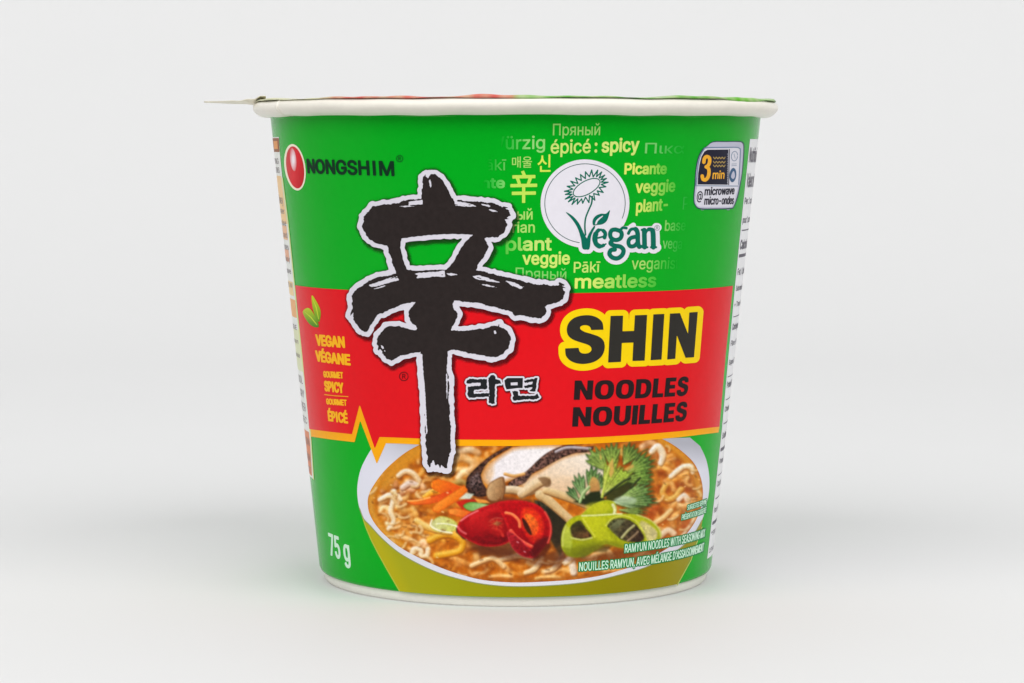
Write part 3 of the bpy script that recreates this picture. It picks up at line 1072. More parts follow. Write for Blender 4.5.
P.shape([(463, 506), (470, 502), (482, 503), (491, 506), (484, 511), (470, 511)], (110, 170, 70), (176, 206, 150), (1, .2), (70, 130, 40), 1.4, .8, closed_smooth=3)
P.shape([(474, 498), (486, 500), (490, 503), (478, 503)], (236, 150, 60), soft=1)
# ---- leek slice
P.shape([(430, 524), (440, 516), (454, 520), (458, 528), (448, 533), (434, 531)], (216, 214, 150), (206, 206, 96), (1, 0), (190, 170, 60), 1.6, .8, closed_smooth=4, mottle=.12)
N([(437, 524), (446, 524), (456, 526)], .8, (240, 236, 190), (250, 250, 220), (180, 180, 90))
N([(432, 520), (431, 526), (440, 531), (452, 533)], .9, (246, 238, 200), (255, 250, 226), (200, 180, 90))
P.shape([(456, 527), (464, 533), (468, 540), (463, 539), (456, 532)], (60, 34, 24), soft=1)
N([(456, 526), (462, 532), (467, 539)], .8, (246, 238, 226), (255, 250, 240), (200, 180, 150))

# ---- coriander
def leaf(cx, cy, ang, ln, wd, c0=(122, 158, 66), c1=(70, 108, 46), vein=(176, 196, 110)):
    ca, sa = math.cos(ang), math.sin(ang)
    out = []
    m = 5
    for side in (1, -1):
        rng_ = range(m + 1) if side == 1 else range(m, -1, -1)
        for i in rng_:
            t = i / m
            prof_ = wd * math.sin(math.pi * min(1, t * .88 + .12)) ** .7
            for tip in ((0, 1.0), (.09, .60)):
                u = (t + tip[0] * side * (1 if side == 1 else 1)) * ln
                v = side * prof_ * tip[1]
                out.append((cx + u * ca - v * sa, cy + u * sa + v * ca))
    P.shape(out, c0, c1, (ca * .3 + .6, .7), (92, 124, 50), .8, 1.0, mottle=.55, seed=int(cx) % 17, cell=2.5)
    N([(cx, cy), (cx + ln * .9 * ca, cy + ln * .9 * sa)], .55, vein, vein, (120, 150, 70), alpha=.8)



def frond(cx, cy, ang, ln, spread, c0, c1, teeth=5, vein=(186, 200, 96), seed=0, squash=1.0):
    """fan-shaped coriander leaflet with cut teeth"""
    r = random.Random(seed)
    out = [(cx, cy)]
    m = teeth * 2
    for i in range(m + 1):
        t = i / m * 2 - 1
        a = math.radians(ang + t * spread)
        k = (1 - .30 * t * t)
        L = ln * k * (1.0 if i % 2 else .76) * r.uniform(.94, 1.06)
        out.append((cx + math.cos(a) * L, cy + math.sin(a) * L * squash))
    pts = smooth_pts(out, 3, True)
    P.shape([(x + .6, y + 1.6) for x, y in pts], (36, 48, 20), soft=2.6, alpha=.5)
    P.shape(pts, c0, c1, (math.cos(math.radians(ang)), math.sin(math.radians(ang))), tuple(v * .8 for v in c1), 1.2, 1.1, mottle=.45, seed=seed, cell=2.6)
    for i in range(1, m + 1, 2):
        t = i / m * 2 - 1
        a = math.radians(ang + t * spread)
        L = ln * (1 - .30 * t * t) * .8
        N([(cx, cy), (cx + math.cos(a) * L, cy + math.sin(a) * L * squash)], [.75, .3], vein, tuple(min(255, v + 20) for v in vein), (96, 124, 44), soft=1.0, alpha=.55)
        a2 = a + .10
        N([(cx + math.cos(a2) * L * .45, cy + math.sin(a2) * L * .45 * squash), (cx + math.cos(a2) * L * 1.02, cy + math.sin(a2) * L * squash)], .7, (70, 98, 40), (80, 110, 46), (60, 86, 34), soft=1.6, alpha=.28)


P.shape([(582, 496), (598, 492), (606, 500), (592, 507), (574, 502)], (34, 40, 20), (50, 56, 28), (1, 0), soft=2.5)
P.shape([(606, 494), (622, 484), (634, 480), (632, 494), (616, 503), (606, 500)], (48, 58, 24), (40, 50, 22), (1, 0), soft=2.5, alpha=.9)
# left sprig, darker and bluish
frond(578, 500, -128, 17, 26, (92, 126, 70), (46, 78, 46), 3, (170, 196, 130), 3)
frond(584, 498, -108, 27, 22, (120, 154, 84), (74, 112, 66), 4, (190, 208, 150), 4)
frond(590, 490, -80, 25, 26, (118, 150, 74), (66, 104, 54), 4, (180, 200, 130), 5)
frond(598, 490, -60, 18, 26, (110, 140, 66), (60, 92, 46), 3, (180, 200, 130), 6)
P.shape([(589, 488), (592, 477), (598, 480), (600, 490), (594, 494)], (214, 166, 90), (176, 118, 62), (0, 1), soft=1.6, alpha=.95, closed_smooth=3)
P.shape([(584, 500), (590, 492), (600, 491), (602, 499), (594, 505)], (36, 44, 20), soft=2)
N([(580, 502), (583, 494), (589, 487)], 1.5, (150, 180, 110), (206, 220, 160), (70, 100, 50))
# main frond
frond(606, 470, -128, 28, 34, (140, 160, 66), (104, 134, 66), 5, seed=11)
frond(612, 466, -92, 25, 34, (146, 166, 60), (92, 122, 54), 5, seed=12)
frond(624, 464, -62, 24, 34, (132, 154, 58), (80, 110, 48), 5, seed=13)
frond(628, 472, -30, 30, 34, (128, 156, 58), (66, 102, 44), 6, seed=14)
frond(622, 480, -6, 34, 20, (140, 168, 60), (80, 116, 46), 4, seed=15)
frond(604, 492, -72, 38, 20, (170, 184, 52), (146, 166, 60), 4, (204, 212, 100), 16)
frond(606, 492, -42, 36, 18, (166, 182, 54), (134, 158, 54), 4, (204, 212, 100), 17)
for q_ in [[(609, 464), (613, 458), (614, 472), (611, 478), (608, 472)], [(624, 469), (633, 464), (634, 467), (627, 471)], [(620, 450), (622, 446), (623, 456), (620, 455)], [(600, 452), (602, 458), (600, 460)]]:
    P.shape(q_, (214, 170, 84), soft=1.3, alpha=.9)
N([(636, 460), (642, 452), (648, 449)], .8, (58, 70, 34), (90, 100, 50), (40, 50, 24), soft=1.2, alpha=.8)
N([(604, 496), (614, 488), (624, 481), (630, 478)], 1.2, (40, 46, 22), (80, 92, 46), (30, 36, 16), soft=1)
N([(632, 487), (636, 482), (640, 478)], 1.1, (36, 44, 22), (70, 82, 40), (30, 36, 16), soft=1)
N([(602, 497), (605, 484), (609, 468)], 1.3, (184, 196, 66), (214, 220, 110), (120, 140, 44), soft=1)
# lower right sprig, pale and shiny
frond(612, 502, 8, 34, 16, (170, 190, 150), (120, 150, 84), 4, (206, 220, 180), 21, .8)
frond(618, 500, -22, 40, 18, (150, 176, 84), (76, 112, 54), 5, (196, 212, 140), 22)
frond(620, 502, -2, 40, 13, (136, 164, 76), (60, 96, 50), 4, (190, 206, 140), 23)
frond(620, 510, 6, 28, 20, (120, 136, 60), (84, 104, 40), 4, (150, 170, 90), 24, .7)
P.shape([(614, 500), (624, 496), (636, 499), (634, 504), (622, 505)], (196, 210, 188), (150, 176, 130), (0, 1), soft=2.4, alpha=.75, closed_smooth=3)

# ---- red chilli slices
P.shape([(457, 529), (460, 521), (468, 514), (480, 508), (492, 504), (503, 501), (512, 505), (516, 516), (516, 530), (510, 541), (498, 546),
         (482, 546), (470, 541), (460, 535)], (186, 14, 22), (112, 8, 16), (.3, 1), (196, 20, 28), 2.5, 1.0, closed_smooth=4, mottle=.16, seed=2)
P.shape([(466, 523), (476, 518), (488, 514), (492, 524), (484, 534), (472, 532)], (222, 36, 34), (170, 18, 24), (0, 1), soft=6, alpha=.6, closed_smooth=3)
N([(461, 521), (468, 516), (478, 511)], 1.0, (240, 120, 120), (252, 170, 170), (200, 50, 50), alpha=.75)
N([(458, 527), (461, 531), (466, 534)], 1.2, (240, 100, 100), (250, 150, 150), (180, 30, 36), alpha=.7)
P.shape([(491, 523), (496, 519), (503, 522), (502, 527), (495, 528)], (206, 74, 34), (150, 44, 24), (.4, 1), soft=2.6, alpha=.8, closed_smooth=3)
P.shape([(494, 523.5), (500, 521.6), (503, 524), (497, 525.4)], (84, 30, 20), soft=1.2, alpha=.8)
N([(490, 521), (496, 518), (503, 519)], .7, (226, 170, 110), (246, 206, 150), (190, 90, 50), alpha=.7)
N([(494, 529), (500, 531), (503, 536)], 1.4, (228, 60, 44), (240, 100, 70), (190, 20, 26), alpha=.7)
N([(476, 536), (488, 541), (500, 542)], 2.0, (120, 10, 18), (150, 16, 24), (90, 8, 12), soft=2, alpha=.6)
P.shape([(470, 516), (484, 509), (498, 505), (504, 508), (494, 512), (480, 517), (470, 522)], (222, 40, 40), (206, 26, 30), (1, 0), soft=3.5, alpha=.65)
P.shape([(486, 517), (498, 513), (508, 518), (508, 530), (498, 536), (488, 530)], (150, 12, 20), (196, 30, 26), (0, 1), soft=3.5, alpha=.6, closed_smooth=3)
for k in range(9):
    a_ = k * .7
    N([(496 + 3.2 * math.cos(a_), 524 + 2.2 * math.sin(a_)), (496 + 8 * math.cos(a_), 524 + 5.6 * math.sin(a_))], .5, (220, 66, 44), (236, 100, 70), (170, 20, 24), alpha=.55, soft=1)
P.shape([(493, 524), (497, 521), (502, 523), (498, 526)], (206, 140, 80), (110, 40, 24), (1, .4), soft=1, alpha=.9)
P.shape([(504, 506), (510, 516), (512, 530), (508, 540), (503, 530), (503, 515)], (130, 10, 18), soft=3, alpha=.55)
P.shape([(497, 505), (504, 501), (516, 500), (530, 502), (541, 507), (548, 517), (551, 529), (549, 540), (542, 550), (534, 558), (524, 556), (514, 549), (509, 538),
         (507, 527), (502, 515)], (190, 12, 20), (128, 8, 16), (0, 1), (204, 26, 28), 3.2, 1.0, closed_smooth=4, mottle=.16, seed=6)
P.shape([(522, 508), (534, 508), (542, 516), (545, 528), (541, 540), (534, 544), (526, 536), (520, 524)], (228, 50, 20), (206, 34, 22), (0, 1), (190, 18, 22), 3.0, 1.8, closed_smooth=4, mottle=.2)
P.shape([(524, 515), (531, 514), (538, 522), (538, 532), (533, 536), (528, 528)], (240, 120, 36), (234, 76, 28), (.6, 1), (232, 70, 24), 2, 1.2, closed_smooth=4, mottle=.3, seed=7)
P.shape([(522, 518), (526, 521), (530, 528), (532, 535), (528, 533), (524, 526)], (54, 22, 14), (74, 30, 18), (0, 1), soft=1, closed_smooth=3)
N([(506, 513), (513, 515), (519, 521), (520, 527)], 1.6, (240, 110, 60), (250, 160, 100), (190, 30, 24))
N([(511, 531), (516, 537), (524, 543), (532, 547)], 2.0, (232, 60, 44), (246, 120, 90), (160, 12, 18))
N([(514, 543), (520, 549), (526, 553)], 1.2, (210, 60, 60), (236, 130, 130), (130, 10, 16), alpha=.8)
P.shape([(507, 532), (514, 534), (526, 545), (534, 556), (524, 557), (514, 550), (509, 541)], (176, 30, 40), (120, 8, 16), (1, 1), (196, 50, 60), 1.4, 1.2, closed_smooth=3, mottle=.3, seed=9, cell=2)
for gx_, gy_ in [(517, 542), (524, 551.5)]:
    P.strand([(gx_, gy_), (gx_ + 1.5, gy_ + .8)], .6, (240, 150, 160), (255, 220, 226), (200, 60, 70), alpha=.8, n=1)
P.shape([(536, 540), (548, 536), (551, 546), (545, 556), (534, 560), (530, 552)], (84, 16, 18), (60, 20, 18), (1, 1), soft=3, alpha=.7)
N([(545, 512), (550, 522), (551, 533), (548, 543)], 1.1, (232, 60, 50), (244, 110, 90), (160, 14, 20), alpha=.8)

# ---- green chilli slices
P.shape([(577, 520), (584, 512), (594, 504), (606, 500), (615, 503), (616, 513), (606, 517), (592, 518), (582, 524)], (176, 182, 22), (146, 156, 22), (0, 1), (170, 180, 44), 2, .8, closed_smooth=4, mottle=.08)
N([(613, 505), (615, 510), (614, 515)], 1.6, (220, 220, 150), (244, 244, 200), (160, 170, 60))
P.shape([(561, 545), (562, 532), (567, 522), (576, 516), (590, 514), (612, 514), (634, 514), (648, 519), (658, 527), (661, 536), (656, 543), (640, 546), (622, 548), (606, 544),
         (596, 550), (586, 556), (574, 557), (565, 553)], (182, 186, 20), (146, 150, 18), (0, 1), (164, 172, 40), 2.0, .8, closed_smooth=4, mottle=.08, seed=12)
P.shape([(581, 515), (596, 516), (606, 518), (606, 530), (614, 540), (604, 544), (592, 534), (586, 524)], (206, 206, 30), (186, 190, 30), (1, 0), soft=2, alpha=.7)
HL = [(570.0, 528), (574, 523), (580.6, 520.6), (586, 528), (592.2, 536.6), (583, 539), (572, 537)]
HR = [(606.6, 524), (614, 518.6), (626, 518.4), (637, 525), (644.6, 537), (640, 542.6), (631, 542.4), (621, 539.6), (612, 532)]
P.shape(HL, (52, 54, 24), (96, 58, 34), (.4, 1), (96, 100, 30), 1.2, 1, closed_smooth=3, mottle=.5, cell=3)
P.shape(HR, (84, 84, 50), (58, 36, 28), (1, .5), (104, 110, 34), 1.4, 1, closed_smooth=3, mottle=.6, seed=5, cell=3)
P.shape([(612, 524), (618, 520), (625, 520), (618, 528), (613, 530)], (134, 140, 96), (100, 100, 66), (0, 1), soft=1.6, alpha=.7)
N([(622, 538), (628, 531), (634, 526)], 1.5, (156, 150, 90), (200, 196, 140), (70, 60, 34), soft=1)
N([(628, 541), (634, 536), (638, 532)], 1.2, (150, 120, 90), (190, 160, 120), (70, 50, 34), soft=1, alpha=.8)
N([(571, 538), (582, 540), (592, 538)], 1.0, (190, 192, 90), (216, 216, 130), (140, 140, 40), soft=1)
P.shape([(642, 520), (651, 525), (658, 532), (656, 540), (648, 543), (644, 534), (638, 526)], (204, 194, 112), (214, 198, 140), (1, 0), (186, 184, 60), 2, 1.8, closed_smooth=3, mottle=.2)
P.shape([(566, 545), (580, 543), (592, 541), (596, 546), (586, 555), (572, 557), (565, 553)], (150, 158, 22), (112, 118, 16), (.3, 1), soft=2.5, alpha=.75, closed_smooth=3)
P.shape([(563, 536), (568, 526), (572, 538), (571, 552), (565, 550)], (196, 206, 90), (170, 184, 60), (0, 1), soft=2.5, alpha=.7, closed_smooth=3)
N([(582, 516), (596, 515.5), (612, 514.5), (622, 514)], .9, (216, 220, 130), (236, 240, 180), (170, 180, 60))
P.shape([(572, 556), (584, 548), (598, 545), (612, 546), (606, 552), (592, 552), (584, 558)], (100, 104, 30), (86, 60, 30), (1, 0), soft=2.4, alpha=.8)
P.shape([(564, 548), (574, 548), (590, 544), (606, 540), (624, 545), (640, 544), (624, 549), (606, 546), (590, 553), (576, 558), (566, 555)], (116, 122, 14), (126, 128, 20), (1, 0), soft=3, alpha=.6)
P.shape([(586, 505), (600, 502), (610, 506), (604, 512), (590, 514)], (206, 204, 40), soft=3, alpha=.55, closed_smooth=3)
N([(566, 526), (563, 536), (563, 546)], 1.0, (206, 210, 110), (222, 224, 140), (170, 180, 60), soft=1.4, alpha=.7)
N([(637, 515), (650, 520), (659, 529), (661, 536)], .9, (210, 212, 100), (226, 226, 140), (170, 176, 50), soft=1.2, alpha=.8)
N([(606, 526), (612, 519), (624, 516), (636, 521), (643, 531)], 1.0, (206, 206, 70), (222, 222, 110), (160, 164, 30), soft=1.2, alpha=.8)
N([(583, 519), (589, 528), (595, 537)], 1.0, (210, 208, 60), (224, 222, 100), (160, 160, 24), soft=1.2, alpha=.8)
# sparkle of fat on the broth
for k in range(70):
    x, y = rr_.uniform(372, 700), rr_.uniform(470, 578)
    if 455 < x < 662 and y < 556:
        continue
    r0 = rr_.uniform(.35, .8)
    P.strand([(x, y), (x + rr_.uniform(-2, 2), y + rr_.uniform(-.8, .8))], r0, (250, 220, 150), (255, 246, 214), (230, 170, 80), alpha=.65, n=1)
for k in range(90):
    x, y = rr_.uniform(372, 700), rr_.uniform(470, 578)
    if 455 < x < 662 and y < 556:
        continue
    P.strand([(x, y), (x + rr_.uniform(-4, 4), y + rr_.uniform(-1.5, 1.5))], rr_.uniform(.5, 1.0), (110, 52, 18), (130, 70, 26), (90, 40, 14), alpha=.5, n=1)

# mesh of the soup picture: a fine sheet on the wall, one colour per print dot
FI = Field.__new__(Field)
FI.step = 0.5
FI.xs, FI.ys = P.X, P.Y
mask = FI._segs(loop(smooth_pts(IN, 5) + [(600, 438), (500, 440)]), 6.0)
kern = np.exp(-0.5 * (np.arange(-3, 4) / 1.05) ** 2)
kern /= kern.sum()
for ax_ in (0, 1):
    pad_ = [(3, 3) if k == ax_ else (0, 0) for k in range(3)]
    q_ = np.pad(P.c, pad_, mode='edge')
    P.c = sum(kern[k] * np.take(q_, range(k, k + P.c.shape[ax_]), axis=ax_) for k in range(7))
n3 = P.noise(1.1, 31)[..., None] - .5
P.c = P.c * (1 + .05 * n3 + .08 * (P.noise(2.3, 57)[..., None] - .5))
FI.v = mask + 0.5
uv, faces = FI.mesh()
ix = np.clip((uv[:, 0] - P.x0) * P.q, 0, P.w - 1.001)
iy = np.clip((uv[:, 1] - P.y0) * P.q, 0, P.h - 1.001)
i, j = ix.astype(int), iy.astype(int)
fx, fy = (ix - i)[:, None], (iy - j)[:, None]
cc = (P.c[j, i] * (1 - fx) * (1 - fy) + P.c[j, i + 1] * fx * (1 - fy) + P.c[j + 1, i] * (1 - fx) * fy + P.c[j + 1, i + 1] * fx * fy)
cols = np.ones((len(uv), 4))
cols[:, :3] = linarr(cc) * GAIN
soup = make_mesh('soup_picture', unproject(uv[:, 0], uv[:, 1], 3 * LAYER), faces, M_paint, bowl, True, cols)
soup['label'] = 'printed soup with noodles, chilli slices, carrots, mushrooms and coriander'
# darker broth line against the china
f = Field(352, 430, 716, 604, 0.5).stroke(smooth_pts([p for p in LEFT_OUT[5:24]], 4), 0.4)
decal('bowl_edge', f, ink('bowl_edge_ink', (150, 160, 110), 0.4), 3, bowl)


# ------------------------------------------------------------------ the big brush character
BRUSH = [(422.8, 177.1), (425.6, 175.2), (427.9, 178.6), (430.4, 174.3), (435.2, 174.3), (439, 177), (443.7, 182), (447.5, 188.5), (450.4, 195.2),
         (453.5, 201), (461.4, 200.2), (478.5, 201.5), (491.9, 202.8), (499.5, 205.7), (508, 209.5), (511, 215.2), (504.6, 219), (507, 224.7),
         (505.2, 230.4), (497.6, 237.1), (488, 237.4), (484.5, 238), (489, 247.6), (484.3, 256), (478.5, 263.7), (475.7, 269.8), (486, 272.3), (501.4, 276),
         (520.4, 280), (535.6, 283.7), (549, 285.2), (560.4, 285.6), (565, 291), (562.8, 299), (552.8, 303.7), (544.3, 307), (546, 313.5), (541.4, 318.6),
         (531.8, 318), (520.4, 315.2), (514.7, 316), (511, 311.4), (491.9, 306.6), (474.7, 302.8), (454.2, 301), (452.3, 304.7), (458, 314), (454.2, 322.8),
         (450.8, 331), (469, 331), (482, 329), (493.8, 325.7), (501, 327), (507, 330.4), (511, 338), (509, 348.5), (501.4, 355), (491.9, 357.4), (469, 353.3),
         (453.8, 349.5), (447.5, 351), (446.4, 369), (449, 376), (449.4, 407), (450.4, 441.4), (451, 449), (448.6, 458.5), (447, 468.5),
         (444.5, 468.5), (441.6, 464.6), (439.6, 468), (437.6, 463), (435.7, 467.4), (433.4, 460), (430, 467.8), (427.4, 462), (426, 440), (425.2, 426), (424.3, 397.6), (421.6, 369),
         (420.5, 352), (416, 352.3), (402.8, 355), (391.4, 361), (385.7, 358), (381, 350.4), (377, 343.7), (378, 336), (386.6, 326.6), (399, 325.7),
         (406.6, 328), (417, 330.5), (416, 325.7), (409.5, 320), (408.5, 313.3), (413.3, 305.7), (415.5, 301.5), (397, 306.6), (378, 314.2), (370.5, 324.7), (366.6, 332.3), (359, 328.5),
         (353.3, 319), (352.4, 309.5), (351.4, 296), (357, 288.5), (364.7, 283.4), (378, 277), (395.8, 273.4), (391.8, 262.8), (387.6, 245.7), (376, 242.8),
         (366.6, 236), (362, 226.6), (363.8, 217), (372.4, 206.6), (389.5, 204.3), (406.6, 200.6), (421.8, 198.2), (422.2, 192.4), (423.2, 182.8)]
HOLE = [(401.5, 238.6), (416, 236.4), (435, 234.6), (454, 234), (473, 234.6), (466, 241), (460, 250), (454.2, 261), (446.6, 269.6), (430, 270), (416, 270.8),
        (406.6, 269.5), (402.8, 259), (400, 247.5)]
brush = Field(335, 160, 580, 485, 0.7)
brush.poly(rough_pts(rough_pts(BRUSH, 4.0, 0.9, 30), 1.2, 0.6, 3))
brush.cut(rough_pts(HOLE, 1.8, 0.35, 4))
solid = Field(335, 160, 580, 485, 0.7).poly(BRUSH).cut(HOLE)
# dry bristle gaps
STREAKS = [[(458, 203.6), (462, 202.6), (470, 204.4), (478, 206.4), (470, 206.8), (461, 206.2)], [(486, 208.4), (494, 210), (499, 212.4), (492, 211.4)], [(372, 289.6), (380, 286.6), (388, 284.6), (381, 287.8)],
           [(398, 206.4), (408, 205.6), (416, 206.4), (406, 207.2)], [(478, 283.4), (488, 284.6), (497, 287.4), (487, 286.4)], [(446, 273.4), (452, 273), (458, 274.6), (451, 276)],
           [(429, 180), (430.6, 179.4), (431.4, 186), (430, 188)], [(493, 329.6), (495, 328.4), (496.4, 333.6), (494.4, 334)], [(380, 345), (383, 346), (386, 352), (383, 350)], [(446.2, 372), (447.6, 376), (447.4, 400), (446.4, 398)],[(408.5, 201.8), (415, 200.6), (422.6, 199.8), (422.6, 204.4), (414, 204.8), (408.5, 205)],
           [(454, 200.6), (468, 203.2), (474, 204.6), (466, 206.0), (455.5, 206)], [(480, 203.2), (491, 205.6), (489, 207.4), (483, 205.4)],
           [(368.5, 284.9), (376, 282.6), (384, 279.6), (392, 277.2), (397, 276), (399.4, 280.2), (392, 282), (385.7, 283.8), (376, 286.6), (371, 286.8)],
           [(413.6, 273.6), (425, 272.2), (437, 271.6), (444.7, 270.2), (445.6, 277), (436, 276.4), (426, 277.6), (416, 278.2), (418, 275.4)],
           [(470, 276.2), (478.5, 275.2), (490, 278.6), (501.6, 282.6), (490, 281.8), (478, 279.6)],
           [(504, 280), (514, 282.2), (524.2, 286.6), (520.4, 289), (512, 286)],
           [(400, 325), (407, 322.6), (413, 325.4), (418.2, 328.6), (413, 330), (405, 328)],
           [(420.6, 354), (422.2, 354), (423.6, 376), (425.6, 398), (427.4, 434), (426.0, 434), (423.8, 400), (421.6, 372)]]
for k, s in enumerate(STREAKS):
    brush.cut(rough_pts(s, 1.2, 0.35, 20 + k))
rb = random.Random(9)
for k in range(26):        # stray bristles inside the gaps
    cx_, cy_, sl_ = rb.choice([(386, 280, -.35), (430, 274.5, -.1), (484, 278.5, .3), (513, 284, .4), (464, 203.8, .1)])
    x, y = cx_ + rb.uniform(-12, 12), cy_ + rb.uniform(-2.2, 2.2)
    L = rb.uniform(1, 5)
    brush.stroke([(x, y), (x + L, y + L * sl_)], rb.uniform(.15, .4))
for (ex_, ey_, dx_, dy_, sp_, n_) in [(508, 214, 1, .1, 9, 12), (507, 341, 1, .1, 11, 14), (563, 292, 1, .35, 8, 10), (366, 222, -1, .1, 11, 8), (356, 318, -.5, .9, 8, 12),
                                      (383, 352, -.4, .9, 8, 10), (499, 326, .2, -1, 6, 8), (541, 316, .4, .8, 8, 8), (428, 176, 0, -1, 5, 6)]:
    for k in range(n_):
        o_ = rb.uniform(-sp_, sp_)
        x, y = ex_ - dy_ * o_, ey_ + dx_ * o_ * .9
        L = rb.uniform(.5, 2.4)
        x -= dx_ * (o_ / sp_) ** 2 * 3.5
        y -= dy_ * (o_ / sp_) ** 2 * 3.5
        if rb.random() < .6:
            brush.stroke([(x - dx_ * 3, y - dy_ * 3), (x + dx_ * L, y + dy_ * L)], [.9, .25])
outl = Field(335, 160, 580, 485, 0.7)
outl.v = np.maximum(solid.v, brush.v - 0.3) + 4.7 + 0.0
# uneven outline
nz = Paint(335, 160, 580 + 2, 485 + 2, 1 / 0.7)
nn = nz.noise(3.4, 77)
outl.v += (nn[:outl.v.shape[0], :outl.v.shape[1]] - 0.5) * 1.3
M_brush = ink('brush_black_ink', (45, 38, 37), 0.42, 0.4)
nb_ = M_brush.node_tree
mr_ = [n for n in nb_.nodes if n.type == 'MAP_RANGE'][0]
mr_.inputs['To Min'].default_value = 0.74
mr_.inputs['To Max'].default_value = 1.3
no_ = [n for n in nb_.nodes if n.type == 'TEX_NOISE' and abs(n.inputs['Scale'].default_value - 900) < 1][0]
no_.inputs['Scale'].default_value = 1100.0
no_.inputs['Detail'].default_value = 6.0
char = decal('brush_character', brush, M_brush, 9, cup)
char['label'] = 'large black calligraphy character'
decal('character_outline', outl, M_lilac, 7.5, char)
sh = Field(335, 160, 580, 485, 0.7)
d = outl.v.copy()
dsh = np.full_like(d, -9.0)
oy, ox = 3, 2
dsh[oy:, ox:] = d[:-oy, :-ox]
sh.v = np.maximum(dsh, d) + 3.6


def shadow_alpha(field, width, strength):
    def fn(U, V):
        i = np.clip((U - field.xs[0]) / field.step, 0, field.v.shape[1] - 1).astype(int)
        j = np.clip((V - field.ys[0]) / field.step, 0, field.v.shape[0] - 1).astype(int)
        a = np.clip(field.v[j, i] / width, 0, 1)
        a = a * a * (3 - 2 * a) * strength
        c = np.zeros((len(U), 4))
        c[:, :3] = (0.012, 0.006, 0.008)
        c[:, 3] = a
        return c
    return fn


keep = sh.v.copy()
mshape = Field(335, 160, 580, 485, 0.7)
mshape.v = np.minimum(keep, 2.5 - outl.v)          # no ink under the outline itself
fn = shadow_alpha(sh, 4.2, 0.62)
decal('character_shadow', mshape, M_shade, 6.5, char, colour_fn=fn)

# ------------------------------------------------------------------ small hangul beside it
def h(pts):
    return [(460 + x / 11.38, 365 + y / 11.38) for x, y in pts]


hg = Field(458, 368, 546, 412, 0.3)
for poly in [[(70, 195), (80, 170), (112, 155), (200, 165), (305, 158), (308, 195), (230, 200), (150, 205), (80, 212)],
             [(228, 185), (306, 165), (310, 262), (300, 275), (238, 270)],
             [(88, 243), (160, 240), (300, 232), (302, 272), (160, 284), (94, 280)],
             [(92, 250), (158, 245), (162, 365), (128, 372), (95, 358), (84, 335)],
             [(96, 325), (160, 330), (330, 318), (334, 362), (200, 366), (110, 374)],
             [(322, 148), (345, 120), (378, 112), (404, 140), (398, 250), (396, 438), (362, 446), (330, 432), (334, 300)],
             [(385, 150), (420, 162), (448, 172), (470, 212), (430, 216), (388, 226)],
             [(728, 178), (760, 166), (838, 158), (838, 190), (742, 204)], [(728, 236), (780, 222), (836, 224), (834, 254), (742, 264)],
             [(826, 168), (850, 148), (880, 146), (872, 210), (862, 296), (820, 300), (790, 290), (824, 266)],
             [(590, 300), (618, 292), (655, 300), (664, 348), (740, 352), (858, 344), (882, 326), (906, 366), (868, 392), (760, 388), (608, 404), (598, 380), (612, 350)]]:
    hg.poly(h(rough_pts(poly, 14, 5, 5)))
sq = Field(458, 368, 546, 412, 0.3).poly(h([(505, 176), (540, 148), (716, 148), (712, 262), (660, 262), (530, 278), (515, 240)])).cut(h([(576, 200), (656, 196), (656, 230), (578, 232)]))
hg.merge(sq)
M_h = M_hangul
hgo = decal('hangul_lettering', hg, M_h, 9, cup)
hgo['label'] = 'small black Korean lettering with pale outline'
decal('lettering_outline', hg, M_lilac, 7.5, hgo, level=-1.7)
sh2 = Field(458, 368, 546, 412, 0.3)
dd = np.full_like(hg.v, -9.0)
dd[4:, 2:] = hg.v[:-4, :-2]
sh2.v = np.maximum(dd, hg.v) + 3.6
ms = Field(458, 368, 546, 412, 0.3)
ms.v = np.minimum(sh2.v, 0.9 - (hg.v + 1.7) + 0.6)
decal('lettering_shadow', ms, M_shade, 6.5, hgo, colour_fn=shadow_alpha(sh2, 2.6, 0.7))

# ------------------------------------------------------------------ big product word and the two lines under it
def q(pts):
    return [(550 + x / 6.4, 295 + y / 6.4) for x, y in pts]


wd = Field(552, 298, 706, 376, 0.4)
# S : two bowls of a heavy grotesque
def arc_ring(f, outer, inner, cuts=()):
    g = Field(552, 298, 706, 376, 0.4).poly(q(outer)).cut(q(inner))
    for c in cuts:
        g.cut(q(c))
    f.merge(g)


S_OUT = smooth_pts([(342, 222), (336, 178), (308, 148), (262, 131), (208, 131), (156, 146), (122, 176), (108, 214), (114, 254), (142, 282), (192, 302), (242, 318),
                    (262, 334), (264, 356), (244, 372), (210, 374), (190, 362), (183, 338)], 4)
S_IN = smooth_pts([(97, 342), (102, 388), (130, 420), (176, 438), (232, 440), (290, 424), (332, 390), (350, 342), (344, 296), (316, 268), (268, 250), (222, 236),
                   (196, 220), (194, 204), (212, 194), (238, 194), (256, 204), (264, 224)], 4)
wd.poly(q(S_OUT + S_IN))
wd.poly(q([(388, 134), (468, 132), (464, 232), (538, 230), (544, 130), (622, 127), (606, 420), (528, 422), (534, 304), (460, 307), (454, 428), (372, 432)]))
wd.poly(q([(662, 124), (732, 121), (714, 413), (644, 417)]))
wd.poly(q([(768, 119), (832, 116), (884, 250), (892, 112), (946, 108), (922, 398), (868, 402), (812, 256), (802, 408), (750, 413)]))
word = decal('title_lettering', wd, ink('charcoal_ink', (50, 48, 44), 0.42, 0.4), 9, cup)
word['label'] = 'heavy black capital lettering on yellow outline'
yo = Field(548, 294, 710, 380, 0.4)
yo.v = np.full_like(yo.v, -9.0)
yo2 = Field(544, 292, 714, 384, 0.5)
yo2.poly(q(S_OUT + S_IN), 6.8)
